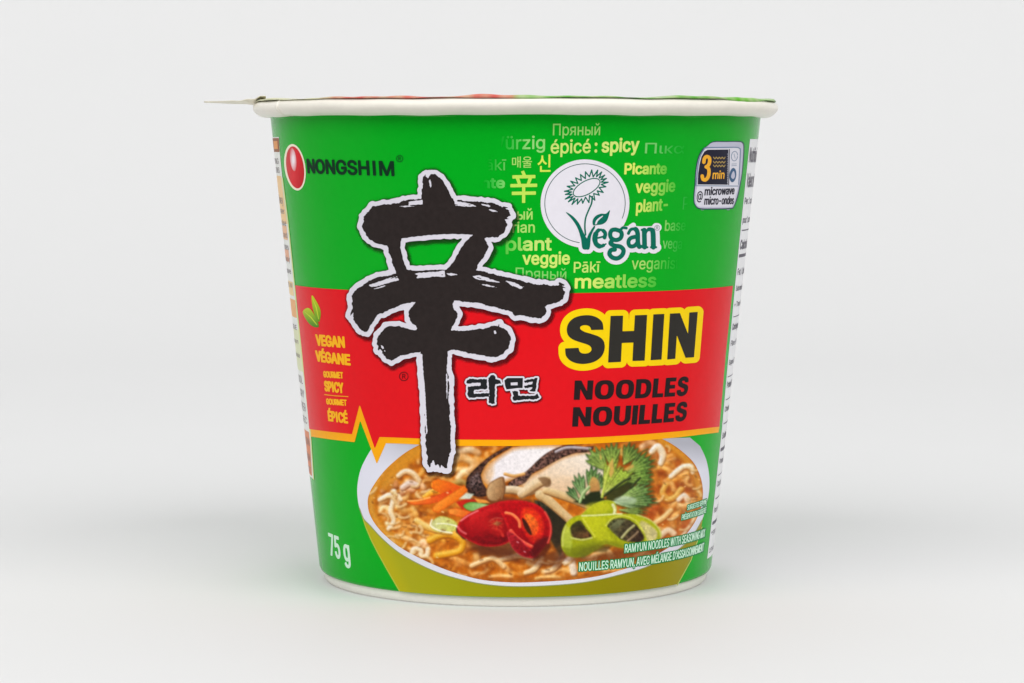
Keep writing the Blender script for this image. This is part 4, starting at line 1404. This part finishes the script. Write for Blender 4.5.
for pl in [[(388, 134), (468, 132), (464, 232), (538, 230), (544, 130), (622, 127), (606, 420), (528, 422), (534, 304), (460, 307), (454, 428), (372, 432)],
           [(662, 124), (732, 121), (714, 413), (644, 417)],
           [(768, 119), (832, 116), (884, 250), (892, 112), (946, 108), (922, 398), (868, 402), (812, 256), (802, 408), (750, 413)]]:
    yo2.poly(q(pl), 5.7)
decal('title_outline', yo2, M_yellow, 7, word, level=0.0)

M_sub = ink('subtitle_ink', (40, 30, 32), 0.42, 0.4)


def superring(w, e=2.6, th=0.0, hh=1.0, n=40):
    out = []
    for i in range(n):
        a = 2 * math.pi * i / n
        ca, sa = math.cos(a), math.sin(a)
        out.append((w / 2 + (w / 2 - th) * math.copysign(abs(ca) ** (2 / e), ca), hh / 2 + (hh / 2 - th * .82) * math.copysign(abs(sa) ** (2 / e), sa)))
    return out


SN = [((x - 97) / 253.0 * .70, 1.01 - (y - 131) / 309.0 * 1.03) for x, y in S_OUT + S_IN]
T_ = .25


def half_d(w, th, n=16):
    out = [(th, 1 - th * .82), (th, th * .82)]
    for i in range(n + 1):
        a = -math.pi / 2 + math.pi * i / n
        ca, sa = math.cos(a), math.sin(a)
        out.append((w * .42 + (w * .58 - th) * abs(ca) ** .8, .5 + (.5 - th * .82) * math.copysign(abs(sa) ** .8, sa)))
    return out


def u_shape(w, n=14):
    out = [(0, 1), (0, .36)]
    for i in range(n + 1):
        a = math.pi + math.pi * i / n
        out.append((w / 2 + w / 2 * math.cos(a), .36 + .38 * math.sin(a)))
    out += [(w, 1), (w - T_, 1), (w - T_, .36)]
    for i in range(n + 1):
        a = 2 * math.pi - math.pi * i / n
        out.append((w / 2 + (w / 2 - T_) * math.cos(a), .36 + .19 * math.sin(a)))
    out += [(T_, .36), (T_, 1)]
    return out


GLYPHS = {'N': (.76, [[(0, 0), (0, 1), (.26, 1), (.52, .42), (.52, 1), (.76, 1), (.76, 0), (.51, 0), (.24, .58), (.24, 0)]]),
          'O': (.82, [superring(.82), superring(.82, 2.6, T_)]),
          'D': (.76, [half_d(.76, 0), half_d(.76, T_)]),
          'L': (.56, [[(0, 0), (0, 1), (T_, 1), (T_, .2), (.56, .2), (.56, 0)]]),
          'E': (.60, [[(0, 0), (0, 1), (.59, 1), (.59, .8), (T_, .8), (T_, .61), (.55, .61), (.55, .42), (T_, .42), (T_, .2), (.60, .2), (.60, 0)]]),
          'S': (.70, [SN]), 'I': (T_, [[(0, 0), (0, 1), (T_, 1), (T_, 0)]]), 'U': (.76, [u_shape(.76)])}


def block_word(s, p0, p1, cap, layer, mat, slant=0.0, gap=.085):
    segs, x = [], 0.0
    for ch in s:
        w_, loops = GLYPHS[ch]
        for lp__ in loops:
            for a, b in loop(lp__):
                segs.append(((a[0] + x, a[1]), (b[0] + x, b[1])))
        x += w_ + gap
    x -= gap
    A = np.array(segs)
    t0, z0 = px_label(*p0)
    t1, z1 = px_label(*p1)
    hh = cap / UNIT / 1.09
    u = A[..., 0] / x
    th = t0 + (t1 - t0) * u + slant * A[..., 1] * hh / .042
    z = z0 + (z1 - z0) * u + A[..., 1] * hh
    X, Y = project(label_xyz(th, z))
    sg = [((X[i, 0], Y[i, 0]), (X[i, 1], Y[i, 1])) for i in range(len(A))]
    f_ = bbox_field(sg, 2, .35).add_segs(sg, 0.08)
    return decal('subtitle_lettering', f_, mat, layer, cup)


s1 = block_word('NOODLES', (573.8, 399.8), (687.4, 395.2), 19.6, 8, M_sub, 0.03)
s1['label'] = 'heavy black capitals of the upper subtitle line'
s2 = block_word('NOUILLES', (572.2, 426.6), (686.0, 420.4), 19.8, 8, M_sub, 0.03)
s2['label'] = 'heavy black capitals of the lower subtitle line'

# ------------------------------------------------------------------ maker's emblem and name
def em(x, y):
    return (265 + x / 3.4125, 120 + y / 3.4125)


f = Field(278, 138, 310, 196, 0.3).poly(ellipse_pts(294.9, 167.3, 10.4, 23.4, -8, 64))
emb = decal('brand_emblem', f, ink('cream_ink', (246, 238, 214), 0.4), 3, cup)
emb['label'] = 'red glossy egg shaped emblem with white ring'
f = Field(278, 138, 310, 196, 0.3).poly(ellipse_pts(295.1, 167.4, 8.7, 21.2, -8, 64))


def egg_col(U, V):
    c = np.ones((len(U), 4))
    t = np.clip(((U - 295) / 8.7 * 0.75 + (V - 167) / 21 * 0.35 + 0.9) / 1.8, 0, 1)[:, None]
    a, b, e = np.array([206, 60, 62.]), np.array([224, 28, 40.]), np.array([196, 8, 24.])
    cc = np.where(t < .5, a + (b - a) * t * 2, b + (e - b) * (t - .5) * 2)
    c[:, :3] = linarr(cc) * GAIN
    return c


decal('emblem_face', f, M_paint, 4, emb, colour_fn=egg_col)
f = Field(284, 144, 304, 184, 0.3).poly(ellipse_pts(293.2, 159.6, 3.1, 11.6, -7, 40))


def gl_col(U, V):
    c = np.ones((len(U), 4))
    e = np.clip(1.25 - np.sqrt(((U - 293.2) / 3.1) ** 2 + ((V - 159.6) / 11.6) ** 2), 0, 1)[:, None] ** .6
    cc = np.array([214, 60, 66.]) * (1 - e) + np.array([252, 240, 244.]) * e
    c[:, :3] = linarr(cc) * GAIN
    return c


decal('emblem_gloss', f, M_paint, 5, emb, colour_fn=gl_col)
b = text_decal('brand_lettering', 'NONGSHIM', (307.4, 173.4), (394.6, 176.2), 15.2, M_dkgreen, 4, cup, bold=0.75, step=0.35)
b['label'] = 'dark capitals of the maker name beside the emblem'
registered('registered_mark', 399.6, 158.6, 3.2, M_dkgreen, 4, cup, .28)
registered('registered_mark', 403.8, 376.4, 4.3, ink('maroon_ink', (84, 12, 18), 0.4), 8, cup, .36)

# ------------------------------------------------------------------ left claim block
M_cl = ink('claim_ink', (252, 184, 24), 0.4)
for s, p0, p1, cap, bd in [('VEGAN', (316.2, 345.6), (345.2, 348.0), 12.0, .68), ('VÉGANE', (316.0, 361.4), (350.8, 365.6), 11.8, .68),
                           ('GOURMET', (323.6, 377.4), (343.4, 378.6), 6.8, .36), ('SPICY', (324.6, 391.2), (344.0, 393.4), 11.2, .6),
                           ('GOURMET', (326.4, 404.4), (347.0, 405.8), 6.4, .36), ('ÉPICÉ', (328.2, 421.0), (348.2, 423.6), 11.2, .6)]:
    t = text_decal('claim_lettering', s, p0, p1, cap, M_cl, 7, cup, bold=bd, step=0.28)
    t['label'] = 'orange yellow claim lettering at the left of the red band'
f = Field(320, 390, 352, 402, 0.3).stroke([(324.6, 394.6), (335, 395.8), (348.0, 396.6)], 0.35)
decal('claim_rule', f, M_cl, 7, cup)

# two leaves
M_lf = M_paint


def leaf_decal(name, pts, c0, c1, vein, parent, layer):
    f = Field(300, 290, 325, 330, 0.3).poly(smooth_pts(pts, 5, True))
    A = np.array(pts)

    def cf(U, V):
        t = np.clip((V - A[:, 1].min()) / (A[:, 1].max() - A[:, 1].min()), 0, 1)[:, None]
        cc = np.array(c0, float) * (1 - t) + np.array(c1, float) * t
        c = np.ones((len(U), 4))
        c[:, :3] = linarr(cc) * GAIN
        return c
    o = decal(name, f, M_paint, layer, parent, colour_fn=cf)
    f2 = Field(300, 290, 325, 330, 0.3).stroke(vein, [0.2, 0.55, 0.3])
    decal('leaf_vein', f2, ink('leaf_vein_ink', (206, 222, 60), 0.4), layer + 1, parent)
    return o


lf = leaf_decal('leaf_emblem', [(311.8, 295.4), (316.2, 301), (320.2, 309.5), (320.4, 317), (318.6, 322), (315, 316), (312.4, 306)],
                (206, 214, 20), (96, 150, 16), [(312.6, 298), (316.4, 308), (318.6, 319)], cup, 7)
lf['label'] = 'pair of small green leaves printed on the red band'
leaf_decal('leaf', [(302.8, 312.0), (306.4, 308.2), (310.2, 309.0), (314.4, 315), (318.4, 323.6), (318.0, 327.2), (312.4, 326.2), (306.8, 320.6)],
           (196, 206, 24), (70, 136, 20), [(304.6, 311.8), (311, 317.4), (317, 325)], lf, 8)

# ------------------------------------------------------------------ weight
w = text_decal('weight_lettering', '75 g', (330.2, 555.4), (350.6, 562.6), 24.5, ink('weight_ink', (206, 240, 214), 0.4), 2, cup, bold=0.55, step=0.35)
w['label'] = 'tall narrow pale net weight lettering'

# ------------------------------------------------------------------ cloud of words round the badge
GV = np.array(GREEN, float)


def word_fade(c, xa, xb, ya=None, lo=0.0):
    """ink fades out from photo column xa (full) to xb (gone)"""
    def fn(U, V):
        t = np.clip((U - xa) / (xb - xa), 0, 1)[:, None] * (1 - lo)
        cc = np.array(c, float) * (1 - t) + GV * t
        o = np.ones((len(U), 4))
        o[:, :3] = linarr(cc) * GAIN
        return o
    return fn


PY, PG, PM = (206, 232, 120), (140, 214, 120), (96, 200, 100)
WORDS = [
    # text, baseline start, baseline end, cap height, bold, colour, fade from, fade to
    ('Пряный', (552.8, 135.4), (600.0, 135.2), 11.6, .12, (150, 216, 110), None, None),
    ('Würzig', (487.5, 149.6), (545.0, 149.0), 13.0, .28, (150, 220, 124), 528, 499),
    ('épicé', (550.6, 153.6), (590.6, 153.0), 13.6, .32, PY, None, None),
    (':', (594.4, 152.6), (597.2, 152.6), 13.6, .6, PY, None, None),
    ('spicy', (601.4, 152.6), (639.0, 151.6), 14.0, .58, (214, 236, 124), None, None),
    ('Пικα', (644.8, 153.4), (684.0, 153.6), 10.6, .12, (122, 208, 112), 655, 688),
    ('Pākī', (476.6, 170.4), (506.4, 170.4), 11.0, .12, (100, 200, 90), 503, 487),
    ('매울', (512.0, 167.0), (532.0, 166.8), 8.6, .1, (170, 222, 110), None, None),
    ('신', (537.4, 170.8), (550.6, 170.6), 13.4, .22, (220, 236, 90), None, None),
    ('Picante', (450.0, 188.6), (505.0, 188.2), 10.8, .6, (130, 214, 110), 505, 482),
    ('辛', (510.4, 200.4), (537.0, 200.0), 24.0, .5, (196, 232, 90), None, None),
    ('Picante', (624.2, 174.4), (666.6, 174.2), 11.4, .55, (226, 240, 110), 636, 690),
    ('veggie', (635.2, 193.2), (675.0, 191.8), 12.8, .50, (216, 236, 110), 640, 700),
    ('plant-', (635.8, 212.6), (667.6, 210.4), 13.0, .50, (216, 236, 110), 640, 700),
    ('P', (682.6, 209.6), (688.4, 209.4), 13.0, .0, (70, 190, 80), 682, 688),
    ('based', (664.6, 231.0), (690.4, 230.4), 11.0, .25, (150, 216, 110), 664, 688),
    ('vegan', (662.4, 248.6), (686.4, 249.0), 10.8, .16, (130, 210, 110), 664, 684),
    ('veganist', (631.4, 269.4), (678.6, 268.8), 12.0, .16, (170, 222, 110), 645, 680),
    ('ый', (517.0, 219.8), (532.6, 219.6), 11.0, .25, (170, 224, 110), None, None),
    ('vegetarian', (468.0, 232.8), (534.8, 232.6), 11.0, .25, (170, 224, 110), None, None),
    ('plant', (505.6, 250.8), (551.8, 250.6), 13.6, .58, (200, 234, 120), 530, 488),
    ('veggie', (522.4, 264.8), (569.8, 264.4), 13.0, .5, (210, 236, 116), None, None),
    ('Пряный', (515.6, 278.6), (566.2, 279.8), 11.2, .12, (130, 212, 104), None, None),
    ('Pākī', (573.6, 272.8), (600.0, 272.2), 11.0, .22, (200, 232, 116), None, None),
    ('meatless', (574.6, 288.6), (656.0, 287.0), 13.8, .58, (222, 240, 116), 590, 690),
]
for s, p0, p1, cap, bd, c, xa, xb in WORDS:
    cf = word_fade(c, xa, xb) if xa is not None else word_fade(c, 2000, 3000)
    wl = text_decal('word_lettering', s, p0, p1, cap, M_paint, 2, cup, bold=bd, step=0.33, colour_fn=cf, fade=(xa, xb) if xa is not None else None)

# ------------------------------------------------------------------ round badge
def v(x, y):
    return (535 + x / 5.692, 155 + y / 5.692)


def vp(pts):
    return [v(*p) for p in pts]


letters = Field(536, 200, 668, 268, 0.3)
# big V: left blade, right stem with a leaf
letters.poly(smooth_pts(vp([(175, 325), (215, 348), (250, 388), (276, 440), (292, 470), (300, 480), (306, 500), (304, 533), (272, 534), (262, 480), (244, 420), (214, 370)]), 4, True))
letters.poly(smooth_pts(vp([(286, 532), (290, 500), (300, 462), (316, 432), (336, 404), (342, 412), (328, 440), (318, 470), (310, 534)]), 4, True))
letters.poly(smooth_pts(vp([(332, 400), (328, 374), (344, 348), (376, 334), (404, 334), (426, 314), (420, 346), (408, 376), (384, 394), (356, 398)]), 4, True))
letters.cut(smooth_pts(vp([(342, 392), (352, 368), (382, 346), (386, 350), (360, 374), (350, 394)]), 4, True))
# e
letters.stroke(vp([(344, 476), (398, 462)]), .9)
letters.stroke(smooth_pts(vp([(396, 470), (400, 446), (384, 428), (362, 428), (346, 450), (341, 480), (350, 508), (374, 520), (404, 506)]), 4), [1.9] * 8 + [1.2] * 4 + [1.9] * 4 + [2.6] * 6 + [2.4] * 6 + [1.7] * 3 + [.7] * 4)
# g
letters.stroke(smooth_pts(vp([(458, 424), (486, 434), (494, 454), (484, 476), (458, 484), (434, 472), (428, 448), (438, 428), (458, 424)]), 4), 2.1)
letters.stroke(smooth_pts(vp([(484, 430), (500, 414), (520, 416)]), 4), 1.4)
letters.stroke(smooth_pts(vp([(442, 484), (430, 502), (452, 516), (486, 522), (504, 542), (496, 570), (470, 588), (442, 584), (424, 564), (432, 542), (454, 538)]), 4), 2.2)
# a
letters.stroke(smooth_pts(vp([(532, 446), (546, 424), (572, 422), (584, 444), (586, 500), (594, 522), (606, 518)]), 4), [1.5] * 8 + [2.3] * 13 + [1.2] * 4)
letters.stroke(smooth_pts(vp([(582, 464), (546, 472), (532, 494), (540, 518), (564, 518), (584, 498)]), 4), 2.0)
# n
letters.stroke(vp([(622, 428), (624, 524)]), 2.4)
letters.stroke(vp([(608, 426), (620, 426)]), 1.1)
letters.stroke(vp([(610, 525), (640, 525)]), 1.0)
letters.stroke(smooth_pts(vp([(628, 448), (642, 426), (662, 424), (672, 444), (674, 524)]), 4), [1.2] * 5 + [1.9] * 5 + [2.5] * 7)
letters.stroke(vp([(660, 525), (690, 525)]), 1.0)

disc = Field(536, 154, 668, 272, 0.5).poly(ellipse_pts(585.0, 203.6, 44.4, 44.2, 0, 90))
big = Field(536, 154, 668, 272, 0.5)
# same letters again on the larger sheet, grown into the white surround
tmp = letters
ii = np.clip(((big.xs - tmp.xs[0]) / tmp.step), 0, len(tmp.xs) - 1).astype(int)
jj = np.clip(((big.ys - tmp.ys[0]) / tmp.step), 0, len(tmp.ys) - 1).astype(int)
g = tmp.v[jj][:, ii]
gx = (big.xs > tmp.xs[0] + 1) & (big.xs < tmp.xs[-1])
gy = (big.ys > tmp.ys[0] + 26) & (big.ys < tmp.ys[-1])
g = np.where(gx[None] & gy[:, None], g, -9.0)
big.v = np.maximum(disc.v, g + 3.9)
big.stroke([v(690, 412), v(696, 412)], 4.3)
big.stroke([v(560, 400), v(545, 410)], 2.6)
badge = decal('vegan_badge', big, ink('badge_white_ink', (234, 230, 238), 0.4), 3, cup)
badge['label'] = 'round white badge with a sunflower and dark green lettering'
decal('badge_lettering', letters, M_teal, 5, badge)
ring = Field(536, 154, 640, 260, 0.4)
ring.stroke(ellipse_pts(585.0, 203.4, 40.2, 39.6, 0, 80, 98, 382), 0.34)
decal('badge_ring', ring, ink('badge_ring_ink', (60, 96, 90), 0.4), 4, badge)
fl = Field(556, 165, 615, 240, 0.3)
fcx, fcy = 586.6, 187.6
fl.stroke(ellipse_pts(fcx, fcy, 14.8, 6.6, -29, 40), 0.5)
rs = random.Random(4)
zz = []
NP_ = 23
for k in range(NP_ * 2 + 1):
    a = 360.0 * k / (NP_ * 2)
    if k % 2 == 0:
        rx_, ry_ = 16.4 + rs.uniform(-.4, .6), 8.6 + rs.uniform(-.4, .6)
    else:
        rx_, ry_ = 23.0 + rs.uniform(-1.6, 1.2), 14.6 + rs.uniform(-1.2, 1.0)
    x, y = rx_ * math.cos(math.radians(a)), ry_ * math.sin(math.radians(a))
    c_, s_ = math.cos(math.radians(-29)), math.sin(math.radians(-29))
    zz.append((fcx + x * c_ - y * s_ + (1.0 if k % 2 else 0) * (-.6), fcy + x * s_ + y * c_))
zz[-1] = zz[0]
fl.stroke(zz, 0.62)
fl.stroke(smooth_pts([v(326, 236), v(322, 275), v(305, 315), (535 + 288 / 5.692, 155 + 360 / 5.692), v(284, 410), v(288, 455)], 5), 0.8)
decal('badge_flower', fl, M_teal, 4, badge)
registered('badge_registered_mark', 657.2, 227.8, 2.5, ink('grey_green_ink', (120, 146, 140), 0.4), 5, badge, .2)

# ------------------------------------------------------------------ cooking time badge
def m(x, y):
    return (690 + x / 8.533, 135 + y / 8.533)


def mp(pts):
    return [m(*p) for p in pts]


def mf():
    return Field(690, 136, 748, 216, 0.3)


NAVY = ink('navy_ink', (34, 34, 52), 0.4)
GREYV = ink('badge_grey_ink', (196, 196, 214), 0.4)
STEEL = ink('steel_ink', (120, 140, 168), 0.4)
f = mf().poly(smooth_pts(mp([(38, 430), (44, 330), (54, 250), (72, 180), (104, 122), (146, 92), (196, 54), (300, 52), (420, 52), (452, 62), (464, 90), (462, 180), (448, 330), (432, 430),
                             (410, 530), (376, 616), (340, 632), (200, 636), (84, 634), (44, 604), (30, 560), (32, 490)]), 3, True))
mw = decal('cooking_time_badge', f, ink('badge_line_ink', (44, 74, 84), 0.4), 3, cup)
mw['label'] = 'small microwave oven pictogram with orange cooking time'
f = mf().poly(smooth_pts(mp([(150, 94), (198, 62), (300, 60), (418, 60), (444, 70), (454, 94), (452, 180), (440, 330), (424, 420), (402, 520), (372, 606), (340, 622), (200, 626), (86, 624),
                             (50, 598), (38, 560), (40, 490), (46, 430), (52, 330), (62, 250), (80, 184), (110, 130)]), 3, True))
decal('badge_case', f, GREYV, 4, mw)
f = mf().poly(smooth_pts(mp([(62, 424), (66, 330), (76, 250), (92, 182), (122, 130), (146, 116), (300, 112), (396, 110), (420, 122), (424, 150), (412, 420), (390, 520), (362, 600), (330, 612),
                             (90, 612), (60, 590), (48, 556), (54, 490)]), 3, True))
decal('badge_face', f, ink('badge_face_ink', (226, 224, 234), 0.4), 5, mw)
f = mf().stroke(smooth_pts(mp([(52, 424), (62, 330), (70, 250), (88, 182), (116, 128), (146, 108), (300, 106), (396, 105), (424, 116), (430, 150), (416, 420)]), 4), 0.5)
decal('badge_frame', f, STEEL, 6, mw)
f = mf().stroke(mp([(50, 433), (230, 434), (410, 436)]), 0.4)
decal('badge_frame', f, STEEL, 6, mw)
f = mf().poly(mp([(66, 422), (70, 330), (82, 250), (98, 186), (124, 140), (150, 126), (328, 124), (322, 424)]))
door = decal('badge_window', f, NAVY, 6, mw)
f = mf().stroke(mp([(336, 124), (330, 424)]), .45)
decal('badge_frame', f, NAVY, 6, mw)
three = mf()
three.stroke(smooth_pts(mp([(118, 232), (124, 200), (142, 184), (164, 194), (168, 224), (158, 256), (138, 272)]), 4), 1.75)
three.stroke(smooth_pts(mp([(138, 272), (158, 286), (162, 322), (154, 358), (134, 382), (112, 378), (104, 350)]), 4), 1.75)
orange = ink('orange_ink', (246, 178, 50), 0.4)
decal('time_digit', three, orange, 7, mw)
text_decal('time_lettering', 'min', m(190, 376), m(292, 374), 8.6, orange, 7, mw, bold=0.25, step=0.25)
wv = mf()
for yy in (196, 232, 264):
    wv.stroke(smooth_pts([m(200 + i * 12.5, yy + (8 if i % 2 else -8)) for i in range(9)], 3), 0.34)
decal('steam_waves', wv, ink('wave_ink', (190, 160, 90), 0.4), 7, mw)
dt = mf()
for yy in range(160, 410, 20):
    dt.stroke(mp([(320, yy), (320, yy + 6)]), 0.22)
decal('door_dots', dt, GREYV, 7, mw)
kn = mf()
kn.stroke(ellipse_pts(*m(380, 180), 3.1, 4.8, 6, 24), 0.3)
kn.stroke(mp([(356, 248), (398, 246)]), 0.22)
kn.stroke(mp([(356, 262), (398, 260)]), 0.22)
kn.stroke(mp([(376, 160), (386, 200)]), 0.2)
decal('dial', kn, STEEL, 7, mw)
f = mf().poly(ellipse_pts(*m(366, 342), 3.4, 7.2, 6, 30))
bl = decal('button', f, ink('blue_ink', (60, 96, 132), 0.4), 7, mw)
f = mf().poly(smooth_pts(mp([(372, 306), (384, 350), (368, 376), (350, 352)]), 4, True))
decal('button_drop', f, GREYV, 8, mw)
M_mt = ink('badge_text_ink', (40, 38, 52), 0.4)
text_decal('badge_lettering', 'microwave', m(122, 516), m(378, 506), 8.4, M_mt, 7, mw, bold=0.3, slant=.03, step=0.22)
text_decal('badge_lettering', 'micro-ondes', m(120, 596), m(372, 590), 8.4, M_mt, 7, mw, bold=0.26, slant=.03, step=0.22)
text_decal('badge_lettering', '@', m(56, 556), m(106, 554), 9.4, M_mt, 7, mw, bold=0.12, step=0.22)
for fx_ in (106, 326):
    f = mf().stroke(mp([(fx_ - 6, 634), (fx_ + 6, 634)]), 1.0)
    decal('badge_foot', f, ink('foot_ink', (120, 150, 140), 0.4), 2.5, mw)

# ------------------------------------------------------------------ serving captions
M_cap = ink('caption_ink', (206, 240, 216), 0.4)
M_capo = ink('caption_outline_ink', (16, 132, 70), 0.4)
CAPS = [('SUGGESTED SERVING', (687.2, 510.2), (706.4, 503.8), 5.4, .08, .7), ('PRÉSENTATION SUGGÉRÉE', (681.6, 520.2), (706.0, 512.4), 5.8, .08, .7),
        ('RAMYUN NOODLES WITH SEASONING MIX', (624.6, 552.8), (704.6, 536.8), 8.8, .14, .9),
        ('NOUILLES RAMYUN, AVEC MÉLANGE D\'ASSAISONNEMENT', (579.0, 571.2), (703.4, 551.0), 9.0, .16, .9)]
for s, p0, p1, cap, bd, og in CAPS:
    t = text_decal('caption_lettering', s, p0, p1, cap, M_cap, 7, cup, bold=bd, step=0.25, outline=(og, M_capo, 'caption_outline'))
    t['label'] = 'tiny narrow pale caption printed over the bowl picture'

# ------------------------------------------------------------------ information panels at both sides, seen edge-on
LU = 0.042 * UNIT


def label_quad_panel(name, edge_px, th_far, sign, mat, layer):
    """panel from a traced edge round the side of the wall to angle th_far"""
    E = np.array(edge_px, float)
    ys = np.linspace(E[0, 1], E[-1, 1], 40)
    xs = np.interp(ys, E[:, 1], E[:, 0])
    th, z = px_label(xs, ys)
    n = 50
    verts, faces = [], []
    for i in range(len(ys)):
        for k in range(n + 1):
            t = th[i] + (th_far - th[i]) * k / n
            verts.append(label_xyz(t, z[i], layer * LAYER))
    for i in range(len(ys) - 1):
        for k in range(n):
            a = i * (n + 1) + k
            faces.append((a, a + 1, a + n + 2, a + n + 1))
    return make_mesh(name, verts, faces, mat, cup)


def text_label(s, px0, z_cap, width, mat, layer, parent, name, direction=1, bold=0.1, step=0.5, dth=0.0):
    """one line of panel text starting at pixel px0, height z_cap px, running away round the cup"""
    seg, x0, x1 = text_segments(s)
    A = np.array(seg)
    th0, z0 = px_label(*px0)
    U = (th0 + dth) * LU + (A[..., 0] - x0) / (x1 - x0) * width * direction + (0 if direction > 0 else 0)
    if direction < 0:
        U = (th0 + dth) * LU - width + (A[..., 0] - x0) / (x1 - x0) * width
    V = -z0 * UNIT - A[..., 1] * z_cap / 1.09 / cap_of(s)
    segs = [((U[i, 0], V[i, 0]), (U[i, 1], V[i, 1])) for i in range(len(A))]
    f = bbox_field(segs, 1.5, step).add_segs(segs, bold)
    return decal(name, f, mat, layer, parent, space='label')


RE = [(749.9, 139.0), (742.6, 208), (735.4, 280), (728.6, 352), (721.6, 430), (714.0, 500), (707.0, 558.8)]
M_pan = ink('panel_ink', (240, 240, 242), 0.42)
rp_ = label_quad_panel('information_panel', RE, 2.45, 1, M_pan, 2)
rp_['label'] = 'white nutrition panel at the right edge of the cup'
M_g = ink('panel_text_ink', (88, 84, 96), 0.42)


def on_right(y, dx=1.2):
    E = np.array(RE)
    return (float(np.interp(y, E[:, 1], E[:, 0])) + dx, y)


ROWS = [('Nutrition Facts', 162, 15, 110, .5), ('Valeur nutritive', 187, 14, 110, .5), ('Per 1 cup (75 g)', 204, 6.5, 120, .3), ('pour 1 contenant (75 g)', 223, 6.5, 150, .3),
        ('Calories 300', 249, 9, 110, .7), ('Fat / Lipides 8 g', 275, 6.5, 120, .3), ('Saturated / saturés 4 g', 291, 5.5, 140, .2), ('+ Trans / trans 0 g', 307, 5.5, 130, .2),
        ('Carbohydrate / Glucides 50 g', 330, 6.5, 170, .3), ('Fibre / Fibres 3 g', 346, 5.5, 120, .2), ('Sugars / Sucres 3 g', 365, 5.5, 120, .2), ('Protein / Protéines 7 g', 388, 6.5, 130, .3),
        ('Cholesterol 0 mg', 412, 5.5, 120, .3), ('Sodium 1160 mg', 439, 6.5, 120, .3), ('Potassium 200 mg', 464, 5.5, 120, .2), ('Calcium 20 mg', 487, 6, 110, .2),
        ('Iron / Fer 2 mg', 513, 6, 100, .2), ('*5% or less', 536, 5, 110, .2), ('15% or more', 553, 5, 110, .2)]
for s, y, cp_, wid, bd in ROWS:
    text_label(s, on_right(y), cp_, wid * .62, M_g, 3, rp_, 'panel_lettering', 1, bd)
for y, hh in [(230.5, .6), (256, 1.6), (317, .5), (377, .5), (400, .5), (424, .6), (450, 1.8), (475.5, .5), (499, .6), (523.5, 1.7)]:
    th0, z0 = px_label(*on_right(y, 0.9))
    U0, V0 = float(th0) * LU, -float(z0) * UNIT
    f = Field(U0 - 1, V0 - 3, U0 + 180, V0 + 3, 0.8).stroke([(U0 + 1.5, V0), (U0 + 178, V0)], hh)
    decal('panel_rule', f, M_g, 3, rp_, space='label')

LE = [(279.7, 137.0), (281.0, 158), (284.0, 186), (288.8, 222), (295.2, 284), (298.4, 317), (303.8, 366), (309.6, 418), (312.4, 445), (314.4, 479)]
lp_ = label_quad_panel('information_panel', [(x - .6, y) for x, y in LE], -2.45, -1, ink('side_panel_ink', (236, 238, 232), 0.42), 2)
lp_['label'] = 'pale panel with coloured patches at the left edge of the cup'


def left_patch(name, y0, y1, c, x_in=0.8, span=0.55, layer=3):
    E = np.array(LE)
    ys = np.linspace(y0, y1, 8)
    xs = np.interp(ys, E[:, 1], E[:, 0]) - x_in
    th, z = px_label(xs, ys)
    verts, faces = [], []
    for i in range(8):
        for k in range(13):
            verts.append(label_xyz(th[i] - span * k / 12, z[i], layer * LAYER))
    for i in range(7):
        for k in range(12):
            a = i * 13 + k
            faces.append((a, a + 1, a + 14, a + 13))
    return make_mesh(name, verts, faces, ink(name + '_ink', c, .42), lp_)


left_patch('panel_patch', 138, 152, (150, 92, 50))
left_patch('panel_patch', 141, 149, (232, 156, 84), 2.2, .12, 4)
left_patch('panel_patch', 176, 224, (246, 206, 150), 1.6, .3)
left_patch('panel_patch', 300, 318, (240, 180, 120), 1.4, .3)
left_patch('panel_patch', 330, 372, (226, 230, 190), 1.0, .5)
left_patch('panel_patch', 432, 476, (226, 140, 100), 2.0, .4)
left_patch('panel_patch', 226, 240, (240, 190, 150), 2.6, .3)
left_patch('panel_patch', 250, 262, (236, 176, 140), 3.0, .2)
left_patch('panel_patch', 282, 296, (244, 214, 160), 2.2, .3)
left_patch('panel_stripe', 178, 480, (214, 232, 150), 0.0, .02, 4)
M_lt = ink('side_text_ink', (140, 130, 134), 0.42)


def on_left(y, dx=2.6):
    E = np.array(LE)
    return (float(np.interp(y, E[:, 1], E[:, 0])) - dx, y)


for s, y, cp_, wid in [('COOKING', 164, 6, 70), ('DIRECTIONS', 173, 6, 90), ('1 Open the lid halfway', 204, 9, 140), ('2 Pour hot water', 214, 6, 110),
                       ('to the inside line', 226, 6, 110), ('3 Close the lid and', 238, 6, 120), ('wait 3 minutes', 250, 6, 100), ('4 Stir and enjoy', 262, 6, 110),
                       ('Microwave', 274, 6, 80), ('1000 W', 288, 5, 60), ('MODE', 330, 5, 60), ('de cuisson', 344, 5, 80), ('eau chaude', 358, 5, 80), ('KEEP COOL', 384, 8, 90), ('AND DRY', 398, 8, 70), ('CONSERVER', 412, 9, 90),
                       ('AU SEC', 424, 7, 70), ('CAUTION', 446, 8, 80), ('ATTENTION', 462, 8, 90), ('HOT', 474, 7, 50)]:
    text_label(s, on_left(y), cp_, wid, M_lt, 4, lp_, 'panel_lettering', -1, .08)
